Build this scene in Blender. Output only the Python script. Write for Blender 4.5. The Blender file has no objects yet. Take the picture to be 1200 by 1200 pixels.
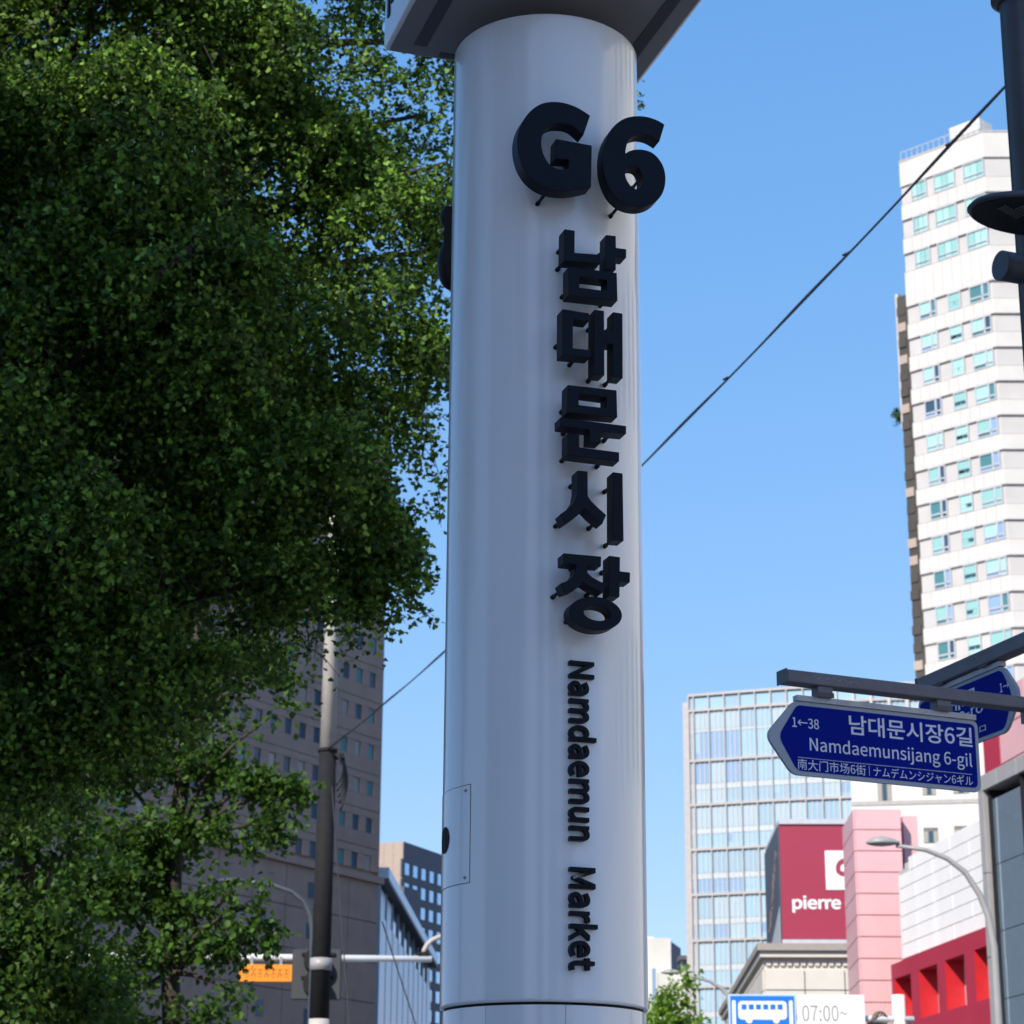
import bpy, bmesh, math, random
import numpy as np
from mathutils import Vector, Matrix
random.seed(7); rng = np.random.default_rng(7)
sc = bpy.context.scene
COL = sc.collection
R_ = math.radians

# ------------------------------------------------------------------ camera
PITCH, ROLL, FPX = R_(17.8417), R_(0.3721), 2630.05
EYE = Vector((0, 0, 1.6))
FW = Vector((0, math.cos(PITCH), math.sin(PITCH))); UP0 = Vector((0, -math.sin(PITCH), math.cos(PITCH)))
RT = Vector((1, 0, 0)) * math.cos(ROLL) + UP0 * math.sin(ROLL); UPV = -Vector((1, 0, 0)) * math.sin(ROLL) + UP0 * math.cos(ROLL)
cam = bpy.data.cameras.new('camera'); cam_o = bpy.data.objects.new('camera', cam); COL.objects.link(cam_o)
m4 = Matrix((RT, UPV, -FW)).transposed().to_4x4(); m4.translation = EYE
cam_o.matrix_world = m4
cam.sensor_width = 36; cam.lens = FPX * 36 / 1200
cam.clip_start = 0.1; cam.clip_end = 5000
cam.dof.use_dof = True; cam.dof.focus_distance = 6.35; cam.dof.aperture_fstop = 10.5
sc.camera = cam_o

# ------------------------------------------------------------------ light
SUN_AZ, SUN_EL = R_(-149.5), R_(37.5)
w = bpy.data.worlds.new("World"); sc.world = w; w.use_nodes = True
nt = w.node_tree
sky = nt.nodes.new('ShaderNodeTexSky'); sky.sky_type = 'NISHITA'; sky.sun_disc = False
sky.sun_elevation = SUN_EL; sky.sun_rotation = SUN_AZ % (2 * math.pi)
sky.air_density = 0.7; sky.dust_density = 0.2; sky.ozone_density = 6.0; sky.altitude = 0
sep = nt.nodes.new('ShaderNodeSeparateColor'); com = nt.nodes.new('ShaderNodeCombineColor'); nt.links.new(sky.outputs[0], sep.inputs[0])
for ch_i, (gain, gam) in enumerate(((0.72, 0.84), (0.69, 0.50), (0.915, 0.32))):   # the whole sky's colour response: a camera's soft shoulder per channel
    m1 = nt.nodes.new('ShaderNodeMath'); m1.operation = 'MULTIPLY'; m1.inputs[1].default_value = 0.3; nt.links.new(sep.outputs[ch_i], m1.inputs[0])
    m2 = nt.nodes.new('ShaderNodeMath'); m2.operation = 'POWER'; m2.inputs[1].default_value = gam; nt.links.new(m1.outputs[0], m2.inputs[0])
    m3 = nt.nodes.new('ShaderNodeMath'); m3.operation = 'MULTIPLY'; m3.inputs[1].default_value = gain/0.3; nt.links.new(m2.outputs[0], m3.inputs[0]); nt.links.new(m3.outputs[0], com.inputs[ch_i])
nt.links.new(com.outputs[0], nt.nodes['Background'].inputs[0]); nt.nodes['Background'].inputs[1].default_value = 0.15
sd = Vector((math.sin(SUN_AZ) * math.cos(SUN_EL), math.cos(SUN_AZ) * math.cos(SUN_EL), math.sin(SUN_EL)))
sun = bpy.data.lights.new('sun', 'SUN'); sun.energy = 3.1; sun.angle = R_(0.5); sun.color = (1, 0.93, 0.82)
sun_o = bpy.data.objects.new('sun', sun); COL.objects.link(sun_o); sun_o.rotation_euler = sd.to_track_quat('Z', 'Y').to_euler()
sun_o.location = (0, 0, 60)
vs = sc.view_settings
vs.view_transform = 'Standard'; vs.look = 'None'; vs.gamma = 1; vs.use_curve_mapping = False; vs.exposure = 1.0
sc.cycles.max_bounces = 8; sc.cycles.transparent_max_bounces = 8

# ------------------------------------------------------------------ helpers
def ray(px, py):
    return FW + RT * ((px - 600) / FPX) - UPV * ((py - 600) / FPX)
def at(px, py, Y):
    d = ray(px, py); return EYE + d * (Y / d.y)
def atz(px, py, z):
    d = ray(px, py); return EYE + d * ((z - 1.6) / d.z)

def nodes_mat(name):
    m = bpy.data.materials.new(name); m.use_nodes = True
    return m, m.node_tree, m.node_tree.nodes['Principled BSDF']
MATS = {}
def mat(name, col, rough=0.6, var=0.08, scale=3.0, bump=0.0, metal=0.0, coat=0.0, spec=0.5, streak=False, bscale=None):
    if name in MATS: return MATS[name]
    m, t, p = nodes_mat(name)
    tc = t.nodes.new('ShaderNodeTexCoord'); n = t.nodes.new('ShaderNodeTexNoise')
    mp = t.nodes.new('ShaderNodeMapping'); t.links.new(tc.outputs['Object'], mp.inputs[0]); t.links.new(mp.outputs[0], n.inputs['Vector'])
    if streak: mp.inputs['Scale'].default_value = (1, 1, 0.06)
    n.inputs['Scale'].default_value = scale; n.inputs['Detail'].default_value = 5
    r = t.nodes.new('ShaderNodeMapRange'); r.inputs[1].default_value = 0.25; r.inputs[2].default_value = 0.75
    r.inputs[3].default_value = 1 - var; r.inputs[4].default_value = 1 + var
    t.links.new(n.outputs[0], r.inputs[0])
    mx = t.nodes.new('ShaderNodeVectorMath'); mx.operation = 'SCALE'; mx.inputs[0].default_value = col[:3]
    t.links.new(r.outputs[0], mx.inputs['Scale']); t.links.new(mx.outputs[0], p.inputs['Base Color'])
    p.inputs['Roughness'].default_value = rough; p.inputs['Metallic'].default_value = metal
    p.inputs['Specular IOR Level'].default_value = spec
    if coat: p.inputs['Coat Weight'].default_value = coat; p.inputs['Coat Roughness'].default_value = 0.08
    if bump:
        b = t.nodes.new('ShaderNodeBump'); b.inputs['Strength'].default_value = bump; b.inputs['Distance'].default_value = 0.02
        n2 = t.nodes.new('ShaderNodeTexNoise'); n2.inputs['Scale'].default_value = bscale or scale * 6; n2.inputs['Detail'].default_value = 3
        t.links.new(tc.outputs['Object'], n2.inputs['Vector']); t.links.new(n2.outputs[0], b.inputs['Height']); t.links.new(b.outputs[0], p.inputs['Normal'])
    MATS[name] = m; return m

def glass(name, col, rough=0.06, spec=0.6, metal=0.0, wob=0.0):
    if name in MATS: return MATS[name]
    m, t, p = nodes_mat(name)
    p.inputs['Base Color'].default_value = (*col, 1); p.inputs['Roughness'].default_value = rough
    p.inputs['Specular IOR Level'].default_value = spec; p.inputs['Metallic'].default_value = metal
    if wob:
        tc = t.nodes.new('ShaderNodeTexCoord'); n = t.nodes.new('ShaderNodeTexNoise'); n.inputs['Scale'].default_value = 0.5
        b = t.nodes.new('ShaderNodeBump'); b.inputs['Strength'].default_value = wob; b.inputs['Distance'].default_value = 0.3
        t.links.new(tc.outputs['Object'], n.inputs['Vector']); t.links.new(n.outputs[0], b.inputs['Height']); t.links.new(b.outputs[0], p.inputs['Normal'])
    MATS[name] = m; return m

class MB:
    def __init__(s): s.v = []; s.f = []; s.sm = []
    def add(s, v, f, smooth=False):
        o = len(s.v); s.v += [tuple(x) for x in v]; s.f += [[i + o for i in g] for g in f]; s.sm += [smooth] * len(f); return s
    def box(s, x0, x1, y0, y1, z0, z1):
        v = [(x0,y0,z0),(x1,y0,z0),(x1,y1,z0),(x0,y1,z0),(x0,y0,z1),(x1,y0,z1),(x1,y1,z1),(x0,y1,z1)]
        return s.add(v, [(3,2,1,0),(4,5,6,7),(0,1,5,4),(1,2,6,5),(2,3,7,6),(3,0,4,7)])
    def plate(s, x0, x1, z0, z1, y=0.0, d=0.05, bev=0.0):          # a panel in the xz plane, front at y, going back by d
        if not bev: return s.box(x0, x1, y, y + d, z0, z1)
        b = bev
        v = [(x0,y+d,z0),(x1,y+d,z0),(x1,y+d,z1),(x0,y+d,z1),(x0,y+b,z0),(x1,y+b,z0),(x1,y+b,z1),(x0,y+b,z1),
             (x0+b,y,z0+b),(x1-b,y,z0+b),(x1-b,y,z1-b),(x0+b,y,z1-b)]
        f = [(8,9,10,11)]
        for i in range(4):
            j = (i + 1) % 4; f += [(4+i,4+j,8+j,8+i),(i,j,4+j,4+i)]
        return s.add(v, f)
    def prism(s, poly, z0, z1):                                     # footprint polygon in xy (counter-clockwise)
        n = len(poly); v = [(x, y, z0) for x, y in poly] + [(x, y, z1) for x, y in poly]
        return s.add(v, [list(range(n))[::-1], list(range(n, 2*n))] + [(i, (i+1) % n, n + (i+1) % n, n + i) for i in range(n)])
    def tube(s, pts, r, n=10, caps=True):
        pts = [Vector(p) for p in pts]; rs = r if isinstance(r, (list, tuple)) else [r] * len(pts)
        o = len(s.v); up = None
        for i, p in enumerate(pts):
            t = (pts[min(i+1, len(pts)-1)] - pts[max(i-1, 0)]).normalized()
            if up is None: up = t.orthogonal().normalized()
            up = (up - t * up.dot(t)).normalized(); b = t.cross(up)
            for k in range(n):
                a = 2 * math.pi * k / n; s.v.append(tuple(p + (up * math.cos(a) + b * math.sin(a)) * rs[i]))
        for i in range(len(pts) - 1):
            for k in range(n):
                a, b_ = o + i*n + k, o + i*n + (k+1) % n
                s.f.append([a, b_, b_ + n, a + n]); s.sm.append(True)
        if caps:
            s.f.append([o + k for k in range(n)][::-1]); s.sm.append(False)
            e = o + (len(pts)-1)*n; s.f.append([e + k for k in range(n)]); s.sm.append(False)
        return s
    def lathe(s, prof, n=32, c=(0, 0)):
        o = len(s.v)
        for r, z in prof:
            for k in range(n): s.v.append((c[0] + r*math.cos(2*math.pi*k/n), c[1] + r*math.sin(2*math.pi*k/n), z))
        for i in range(len(prof)-1):
            for k in range(n):
                a, b = o+i*n+k, o+i*n+(k+1) % n
                s.f.append([a, b, b+n, a+n]); s.sm.append(True)
        s.f.append([o+k for k in range(n)][::-1]); s.sm.append(False)
        e = o+(len(prof)-1)*n; s.f.append([e+k for k in range(n)]); s.sm.append(False)
        return s
    def mesh(s, name, m):
        me = bpy.data.meshes.new(name); me.from_pydata(s.v, [], s.f); me.update()
        me.polygons.foreach_set('use_smooth', s.sm)
        bm = bmesh.new(); bm.from_mesh(me); bmesh.ops.recalc_face_normals(bm, faces=bm.faces); bm.to_mesh(me); bm.free()
        if m: me.materials.append(m)
        return me
    def build(s, name, m, parent=None, loc=None, rz=None):
        return place(name, s.mesh(name, m), parent, loc, rz)
def place(name, me, parent=None, loc=None, rz=None, scale=None):
    o = bpy.data.objects.new(name, me); COL.objects.link(o)
    if parent: o.parent = parent
    if loc is not None: o.location = loc
    if rz is not None: o.rotation_euler.z = rz
    if scale is not None: o.scale = scale
    return o
def tag(o, label=None, cat=None, group=None, kind=None):
    for k, v in (('label', label), ('category', cat), ('group', group), ('kind', kind)):
        if v: o[k] = v
    return o
def thing(name, label, cat, loc=(0, 0, 0), rz=0.0, group=None):
    o = bpy.data.objects.new(name, None); COL.objects.link(o); o.empty_display_size = 0.2
    o.location = loc; o.rotation_euler = (0, 0, rz); return tag(o, label, cat, group)
class Frame:
    """a vertical plane: local x runs along azimuth az (clockwise from +Y), local y goes into it, z up, origin on the ground"""
    def __init__(s, x, y, az):
        s.o = Vector((x, y, 0)); a = R_(az); s.az = az; s.ux = Vector((math.sin(a), math.cos(a), 0)); s.uy = Vector((-s.ux.y, s.ux.x, 0)); s.rz = math.pi/2 - a
    def uz(s, px, py, v=0.0):
        d = ray(px, py); t = ((s.o + s.uy * v - EYE).dot(s.uy)) / d.dot(s.uy); p = EYE + d * t
        return (p - s.o).dot(s.ux), p.z
    def local(s, p):
        q = Vector(p) - s.o; return Vector((q.dot(s.ux), q.dot(s.uy), p[2]))
def frame_px(px, py, Y, az):
    p = at(px, py, Y); return Frame(p.x, p.y, az)

import os
FONT = None
try:                                                               # the Noto font that ships inside Blender; its default face if absent
    FONT = bpy.data.fonts.load(os.path.join(bpy.utils.resource_path('LOCAL'), 'datafiles', 'fonts', 'Noto Sans CJK Regular.woff2'))
except Exception as e_: print('default font', e_)
_txt = {}
def text_mesh(body, size, ext=0.0, offset=0.0, sx=1.0, align='LEFT', space=1.0):
    cu = bpy.data.curves.new('text', 'FONT'); cu.body = body; cu.size = size; cu.extrude = ext; cu.offset = offset
    cu.align_x = align
    if FONT: cu.font = FONT
    cu.resolution_u = 4; cu.space_character = space; cu.resolution_u = 4
    ob = bpy.data.objects.new('text', cu); COL.objects.link(ob)
    dg = bpy.context.evaluated_depsgraph_get(); me = bpy.data.meshes.new_from_object(ob.evaluated_get(dg))
    bpy.data.objects.remove(ob); bpy.data.curves.remove(cu)
    if sx != 1.0:
        for v in me.vertices: v.co.x *= sx
    return me
def bounds(me):
    a = np.array([v.co[:] for v in me.vertices]); return a.min(0), a.max(0)
def fit_text(me, x0, x1, z0, z1, y, m, name, parent, keep=False):
    """scale the text into the rectangle x0..x1, z0..z1 of the xz plane, its middle at depth y"""
    lo, hi = bounds(me); kx = (x1-x0)/(hi[0]-lo[0]); kz = (z1-z0)/(hi[1]-lo[1])
    for v in me.vertices:
        x, yy, zz = v.co; v.co = (x0 + (x-lo[0])*kx, y - zz, z0 + (yy-lo[1])*kz)
    me.materials.clear(); me.materials.append(m); me.name = name
    return place(name, me, parent)

def extrude_poly(outer, holes, org, ux, uy, back, tri_name, m, parent, bevel=0.0):
    """outline in (a,b) of a plane -> a solid block extruded by vector back"""
    bm = bmesh.new(); es = []
    for loop in [outer] + holes:
        vs_ = [bm.verts.new(org + ux*a + uy*b) for a, b in loop]
        es += [bm.edges.new((vs_[i], vs_[(i+1) % len(vs_)])) for i in range(len(vs_))]
    bmesh.ops.triangle_fill(bm, use_beauty=True, use_dissolve=True, edges=es)
    # drop the faces that filled holes
    def inside(p, loop):
        c = False; n = len(loop)
        for i in range(n):
            (x1, y1), (x2, y2) = loop[i], loop[(i+1) % n]
            if (y1 > p[1]) != (y2 > p[1]) and p[0] < (x2-x1)*(p[1]-y1)/(y2-y1)+x1: c = not c
        return c
    for f in list(bm.faces):
        q = f.calc_center_median() - org; p = (q.dot(ux)/ux.length_squared, q.dot(uy)/uy.length_squared)
        if not inside(p, outer) or any(inside(p, h) for h in holes):
            if len(f.verts) == 3: bm.faces.remove(f)
    r = bmesh.ops.extrude_face_region(bm, geom=bm.faces[:])
    for v in [g for g in r['geom'] if isinstance(g, bmesh.types.BMVert)]: v.co += back
    bmesh.ops.recalc_face_normals(bm, faces=bm.faces)
    me = bpy.data.meshes.new(tri_name); bm.to_mesh(me); bm.free(); me.materials.append(m)
    return place(tri_name, me, parent)
def smooth_closed(pts, flags_sharp, n=3):
    """Catmull-Rom through a closed outline, keeping the listed indices as corners"""
    P = [Vector(p) for p in pts]; N = len(P); out = []
    for i in range(N):
        a, b, c, d = P[i-1], P[i], P[(i+1) % N], P[(i+2) % N]; j = (i+1) % N
        if i in flags_sharp and j in flags_sharp: out.append(tuple(b)); continue
        if i in flags_sharp: a = b + (b - c) * 0.0
        if j in flags_sharp: d = c
        for k in range(n):
            t = k/n; out.append(tuple(0.5*((2*b)+(c-a)*t+(2*a-5*b+4*c-d)*t*t+(3*b-a-3*c+d)*t**3)))
    return out

# ------------------------------------------------------------------ materials
M_post = mat('white_painted_steel', (0.70, 0.745, 0.81), rough=0.22, var=0.06, scale=5, streak=True, coat=0.5)
M_navy = mat('navy_letter_paint', (0.0035, 0.006, 0.014), rough=0.5, var=0.15, scale=9, spec=0.16)
M_black = mat('black_metal', (0.006, 0.0065, 0.008), rough=0.5, spec=0.25)
M_pole = mat('dark_grey_pole_paint', (0.045, 0.052, 0.065), rough=0.42, var=0.15, scale=6)
M_arm = mat('grey_arm_paint', (0.12, 0.12, 0.145), rough=0.5, var=0.22, scale=8)
M_zinc = mat('zinc_strip', (0.33, 0.33, 0.36), rough=0.4, metal=0.4, var=0.2, scale=12)
M_sblue = mat('sign_blue_sheet', (0.001, 0.011, 0.235), rough=0.55, var=0.06, spec=0.04)
M_swhite = mat('sign_white_print', (0.62, 0.66, 0.78), rough=0.45)
M_sgrey = mat('sign_grey_border', (0.30, 0.34, 0.42), rough=0.4)
M_concrete = mat('pole_concrete', (0.42, 0.39, 0.36), rough=0.85, var=0.12, scale=5, bump=0.3)
M_sleeve = mat('dark_pole_sleeve', (0.015, 0.015, 0.017), rough=0.8, spec=0.2, var=0.2, scale=8)
M_cable = mat('black_cable', (0.012, 0.012, 0.014), rough=0.6)
M_white = mat('white_paint', (0.74, 0.75, 0.76), rough=0.5, var=0.05)
M_stone = mat('granite_cladding', (0.235, 0.175, 0.15), rough=0.7, var=0.14, scale=0.5, bump=0.1)
M_stone2 = mat('granite_cladding_joint', (0.085, 0.075, 0.075), rough=0.8)
M_ww = mat('white_stone_panel', (0.61, 0.60, 0.575), rough=0.7, var=0.07, scale=0.4)
M_wg = mat('light_grey_panel', (0.48, 0.465, 0.455), rough=0.7, var=0.07, scale=0.4)
M_joint = mat('panel_joint', (0.40, 0.38, 0.37), rough=0.9)
M_frame = mat('aluminium_frame', (0.52, 0.53, 0.56), rough=0.4, metal=0.3)
M_mull = mat('grey_mullion', (0.40, 0.38, 0.38), rough=0.5)
M_pink = mat('pink_aluminium_panel', (0.66, 0.38, 0.395), rough=0.4, var=0.04, scale=0.8)
M_red = mat('red_aluminium_panel', (0.40, 0.028, 0.058), rough=0.35, var=0.05, scale=0.6)
M_magenta = mat('magenta_billboard_print', (0.30, 0.024, 0.058), rough=0.45, var=0.03)
M_cream = mat('cream_stone', (0.57, 0.535, 0.48), rough=0.75, var=0.06, scale=0.8)
M_beige = mat('beige_tile', (0.38, 0.30, 0.255), rough=0.8, var=0.08)
M_darkwall = mat('dark_tile_wall', (0.085, 0.085, 0.105), rough=0.6, var=0.1)
M_greyframe = mat('grey_metal_cladding', (0.30, 0.29, 0.29), rough=0.45, var=0.06)
M_orange = mat('orange_sign_sheet', (0.85, 0.25, 0.005), rough=0.5, var=0.04)
M_bblue = mat('bus_sign_blue', (0.004, 0.16, 0.72), rough=0.4, var=0.03)
M_bark = mat('bark', (0.045, 0.036, 0.028), rough=0.95, var=0.3, scale=6, bump=0.8)
G_pale = glass('pale_glass', (0.29, 0.42, 0.53), 0.2, spec=0.3)
G_pale2 = glass('whitish_glass', (0.37, 0.48, 0.56), 0.25, spec=0.3)
G_mid = glass('mid_blue_glass', (0.24, 0.36, 0.54), 0.15, spec=0.4)
G_mid2 = glass('light_blue_glass', (0.31, 0.47, 0.60), 0.15, spec=0.4)
G_teal = glass('teal_blind_glass', (0.26, 0.48, 0.46), 0.15)
G_teal2 = glass('mint_blind_glass', (0.35, 0.57, 0.54), 0.2)
G_teal3 = glass('deep_teal_glass', (0.07, 0.20, 0.22), 0.12, spec=0.35)
G_dark = glass('dark_window_glass', (0.04, 0.085, 0.13), 0.1, spec=0.35)
G_black = glass('black_window_glass', (0.02, 0.025, 0.03), 0.06, spec=0.4)
G_sky = glass('sky_mirror_glass', (0.45, 0.62, 0.78), 0.05, metal=0.85, wob=0.05)
G_blue = glass('tinted_facade_glass', (0.45, 0.60, 0.74), 0.05, spec=1.0, metal=0.75, wob=0.12)
G_shed = glass('pale_blue_facade_panel', (0.36, 0.47, 0.57), 0.3, spec=0.5)

# ------------------------------------------------------------------ ground, road, pavement
M_asph = mat('asphalt', (0.05, 0.05, 0.052), rough=0.9, var=0.2, scale=1.5, bump=0.4)
M_pave = mat('pavement_blocks', (0.27, 0.25, 0.23), rough=0.9, var=0.12, scale=2, bump=0.3)
M_line = mat('road_paint', (0.75, 0.75, 0.72), rough=0.7)
tag(MB().box(-2500, 2500, -2500, 2500, -0.5, 0.0).build('ground', M_asph), kind='structure')
tag(MB().box(-9.5, 2.9, -26, 46, 0.004, 0.13).build('pavement', M_pave), kind='structure')
tag(MB().box(2.9, 3.1, -26, 46, 0.004, 0.14).build('kerb', M_concrete), kind='structure')
tag(MB().box(3.1, 12.5, -60, 300, 0.001, 0.004).build('road', M_asph), kind='structure')
tag(MB().box(12.5, 60, -60, 68, 0.004, 0.13).build('pavement', M_pave), kind='structure')
ln = MB()
for i in range(40): ln.box(7.7, 7.85, -40 + i*8, -36 + i*8, 0.004, 0.008)
tag(ln.build('road_marking', M_line), kind='structure')

# ------------------------------------------------------------------ the market sign post
PX, PY, PR = 0.094, 6.143, 0.28
ZT, ZR = 5.0375, 2.169
post = thing('market_sign_post', 'thick white cylindrical market sign post with raised dark letters under a box head', 'sign post', (PX, PY, 0))
shaft = MB().lathe([(PR-0.004, ZR), (PR, ZR+0.004), (PR, ZR+0.010), (PR, ZR+0.03), (PR, ZT-0.03), (PR, ZT-0.010), (PR, ZT-0.004), (PR-0.004, ZT)], 128).build('shaft', M_post, post)
MB().lathe([(PR-0.012, ZR-0.008), (PR-0.012, ZR)], 96).build('seam_ring', M_black, post)
for k in range(8):
    a0, a1 = k*math.pi/4 + 0.19, (k+1)*math.pi/4 + 0.19 - 0.004
    mb = MB(); n = 10
    pts = [(a0 + (a1-a0)*i/n) for i in range(n+1)]
    v = [((PR-0.006)*math.cos(a), (PR-0.006)*math.sin(a), z) for z in (0.13, ZR-0.007) for a in pts] + [((PR-0.016)*math.cos(a), (PR-0.016)*math.sin(a), z) for z in (0.13, ZR-0.007) for a in pts]
    N = n+1; f = []
    for i in range(n):
        f += [(i, i+1, N+i+1, N+i), (2*N+i, 3*N+i, 3*N+i+1, 2*N+i+1), (N+i, N+i+1, 3*N+i+1, 3*N+i), (i, 2*N+i, 2*N+i+1, i+1)]
    f += [(0, N, 3*N, 2*N), (n, 2*N+n, 3*N+n, N+n)]
    mb.add(v[:2*N], [(i, i+1, N+i+1, N+i) for i in range(n)], True); mb.add([(x*0.9999, y*0.9999, z) for x, y, z in v], f, False); mb.build('base_panel', M_post, post)
MB().lathe([(PR-0.017, 0.13), (PR-0.017, ZR-0.007)], 64).build('base_core', M_black, post)
MB().lathe([(0.05, ZT-0.01), (0.05, ZT+0.09)], 24).build('neck', M_black, post)

PHI = R_(17.682)
LN = Vector((math.sin(PHI), -math.cos(PHI), 0)); LT = Vector((math.cos(PHI), math.sin(PHI), 0)); UPZ = Vector((0, 0, 1))
# head box
hd = MB(); zb = ZT + 0.085
def head_pt(l, b): return LT*l - LN*b
def rr(l0, l1, b0, b1, r, n=5):
    out = []
    for cx, cy, s in ((l1-r, b1-r, 0), (l0+r, b1-r, 1), (l0+r, b0+r, 2), (l1-r, b0+r, 3)):
        for k in range(n+1):
            a = (s + k/n)*math.pi/2; out.append((cx + r*math.cos(a), cy + r*math.sin(a)))
    return out
HL0, HL1, HB0, HB1 = -0.452, 0.385, -0.440, 0.252
rings = [(0.014, zb), (0.005, zb+0.003), (0.0, zb+0.014), (0.0, zb+0.55), (0.02, zb+0.575)]
vv = []; ff = []
for ins, z in rings:
    for l, b in rr(HL0+ins, HL1-ins, HB0+ins, HB1-ins, 0.016): p = head_pt(l, b); vv.append((p.x, p.y, z))
nn = len(vv)//len(rings)
for i in range(len(rings)-1):
    for k in range(nn): ff.append((i*nn+k, i*nn+(k+1) % nn, (i+1)*nn+(k+1) % nn, (i+1)*nn+k))
ff += [list(range(nn))[::-1], list(range((len(rings)-1)*nn, len(rings)*nn))]
hd.add(vv, ff, True); head = hd.build('head_box', M_post, post)
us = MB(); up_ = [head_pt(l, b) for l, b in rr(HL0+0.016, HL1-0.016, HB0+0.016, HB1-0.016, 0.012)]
us.prism([(p.x, p.y) for p in up_], zb-0.002, zb+0.02).build('underside_shade', mat('shade_grey', (0.20, 0.20, 0.215), rough=0.6, var=0.05), head)  # sheet under the head, its darker grey paints in the shade there
sl = MB()
def slot(l0, l1, b0, b1):
    ps = [head_pt(l, b) for l, b in ((l0, b0), (l1, b0), (l1, b1), (l0, b1))]
    sl.add([(p.x, p.y, z) for z in (zb-0.005, zb+0.004) for p in ps], [(3,2,1,0),(4,5,6,7),(0,1,5,4),(1,2,6,5),(2,3,7,6),(3,0,4,7)])
slot(-0.372, -0.332, -0.39, 0.175); slot(0.275, 0.315, -0.39, 0.175); slot(-0.28, 0.2, 0.198, 0.222)
sl.build('drip_groove', mat('slot_dark', (0.05, 0.05, 0.07), rough=0.6), head)  # seam grooves of the head, drawn as thin dark strips
# dark characters on the left side of the head (only their feet reach the frame)
ch = MB()
for b, w_, z0 in ((0.185, 0.022, 0.085), (0.14, 0.03, 0.115), (0.1, 0.02, 0.135), (0.03, 0.04, 0.10), (-0.05, 0.022, 0.09), (-0.12, 0.03, 0.11)):
    ps = [(HL0-0.004, b-w_/2), (HL0+0.002, b-w_/2), (HL0+0.002, b+w_/2), (HL0-0.004, b+w_/2)]
    ps = [head_pt(*q) for q in ps]
    ch.add([(p.x, p.y, z) for z in (zb+z0, zb+0.45) for p in ps], [(3,2,1,0),(4,5,6,7),(0,1,5,4),(1,2,6,5),(2,3,7,6),(3,0,4,7)])
ch.build('head_lettering', M_navy, head)

# raised letters: outlines in their own plane, DEPTH thick, on stand-off pins
LR, DEPTH = 0.375, 0.05
AX = Vector((PX, PY, 0))
def onplane(px, py, r):
    d = ray(px, py); t = (r - (EYE - AX).dot(LN)) / d.dot(LN); p = EYE + d*t - AX
    return p.dot(LT), p.z
def letter(polys, zoom, ox, oy, pins, name):
    """polys: list of (outer, holes) read off the photograph for the front face of one character"""
    cv = lambda pts: [onplane(ox + x/zoom, oy + y/zoom, LR) for x, y in pts]
    first = None
    for outer, holes in polys:
        o = extrude_poly(cv(outer), [cv(h) for h in holes], LN*LR, LT, UPZ, -LN*DEPTH, name, M_navy, post)
        bmod = o.modifiers.new('edge', 'BEVEL'); bmod.width = 0.0012; bmod.segments = 1; bmod.limit_method = 'ANGLE'
        first = first or o
        if o is not first: o.name = name
    for x, y in cv(pins):
        a = LN*(LR-DEPTH+0.002) + LT*x + UPZ*y
        k = math.sqrt(max(PR*PR - x*x, 0.01)); b = LN*(k-0.003) + LT*x + UPZ*y; c = LN*(k+0.012) + LT*x + UPZ*y
        MB().tube([a, b], 0.0048, 10).tube([b, c], 0.0066, 10).build('pin', M_black, first)
z6 = 6.0; zz = 1200/110
Gout = [(610,152),(560,118),(500,86),(420,61),(340,55),(270,68),(210,103),(160,155),(120,225),(100,300),(98,370),(110,440),(135,510),(180,577),(240,630),(310,664),(390,682),(470,683),(545,672),(617,655),(622,362),(370,315),(365,455),(460,462),(458,523),(420,534),(370,522),(320,488),(285,430),(268,365),(272,300),(300,248),(350,215),(420,209),(490,228),(562,292)]
Gs = smooth_closed(Gout, {0,19,20,21,22,23,24,35}, 3)
letter([(Gs, [])], z6, 590, 110, [(330,655),(330,180),(540,420)], 'letter')
Sout = [(1133,215),(1085,186),(1020,163),(950,155),(880,163),(820,190),(765,240),(728,303),(705,380),(697,460),(703,540),(725,620),(760,690),(810,745),(870,780),(940,795),(1000,790),(1060,765),(1110,715),(1135,650),(1140,580),(1125,510),(1090,452),(1045,412),(990,393),(940,390),(895,398),(858,418),(863,375),(877,335),(902,305),(935,290),(980,285),(1040,300),(1097,335)]
Ss = smooth_closed(Sout, {0,27,34}, 3)
Sh = smooth_closed([(858,555),(880,520),(910,508),(945,516),(970,550),(980,600),(972,645),(945,668),(910,660),(880,625),(862,590)], set(), 3)
letter([(Ss, [Sh])], z6, 590, 110, [(850,745),(1060,480),(800,300)], 'letter')
letter([([(235,90),(368,110),(365,393),(697,418),(694,535),(228,497)], []),
        ([(762,165),(893,178),(895,330),(1027,348),(1025,460),(895,445),(893,612),(752,600)], []),
        ([(287,570),(905,652),(915,1010),(287,940)], [[(425,700),(775,742),(772,882),(427,838)]])],
       zz, 640, 260, [(300,215),(290,440),(345,800),(850,900),(825,260),(620,480)], 'letter')
letter([([(210,130),(552,185),(550,292),(345,262),(343,632),(572,655),(570,752),(208,720)], []),
        ([(615,138),(742,155),(743,408),(853,422),(853,168),(978,188),(982,1018),(853,1000),(853,582),(745,568),(747,980),(610,965)], [])],
       zz, 640, 350, [(270,460),(440,700),(680,910),(915,940),(680,250),(915,260)], 'letter')
letter([([(275,65),(903,135),(912,482),(270,415)], [[(418,178),(770,225),(768,362),(418,322)]]),
        ([(180,480),(1025,590),(1025,693),(705,662),(702,808),(552,795),(555,638),(182,592)], []),
        ([(275,680),(425,697),(425,862),(935,927),(935,1045),(272,962)], [])],
       zz, 640, 445, [(340,270),(360,550),(345,900),(800,975),(840,300),(900,630)], 'letter')
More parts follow.
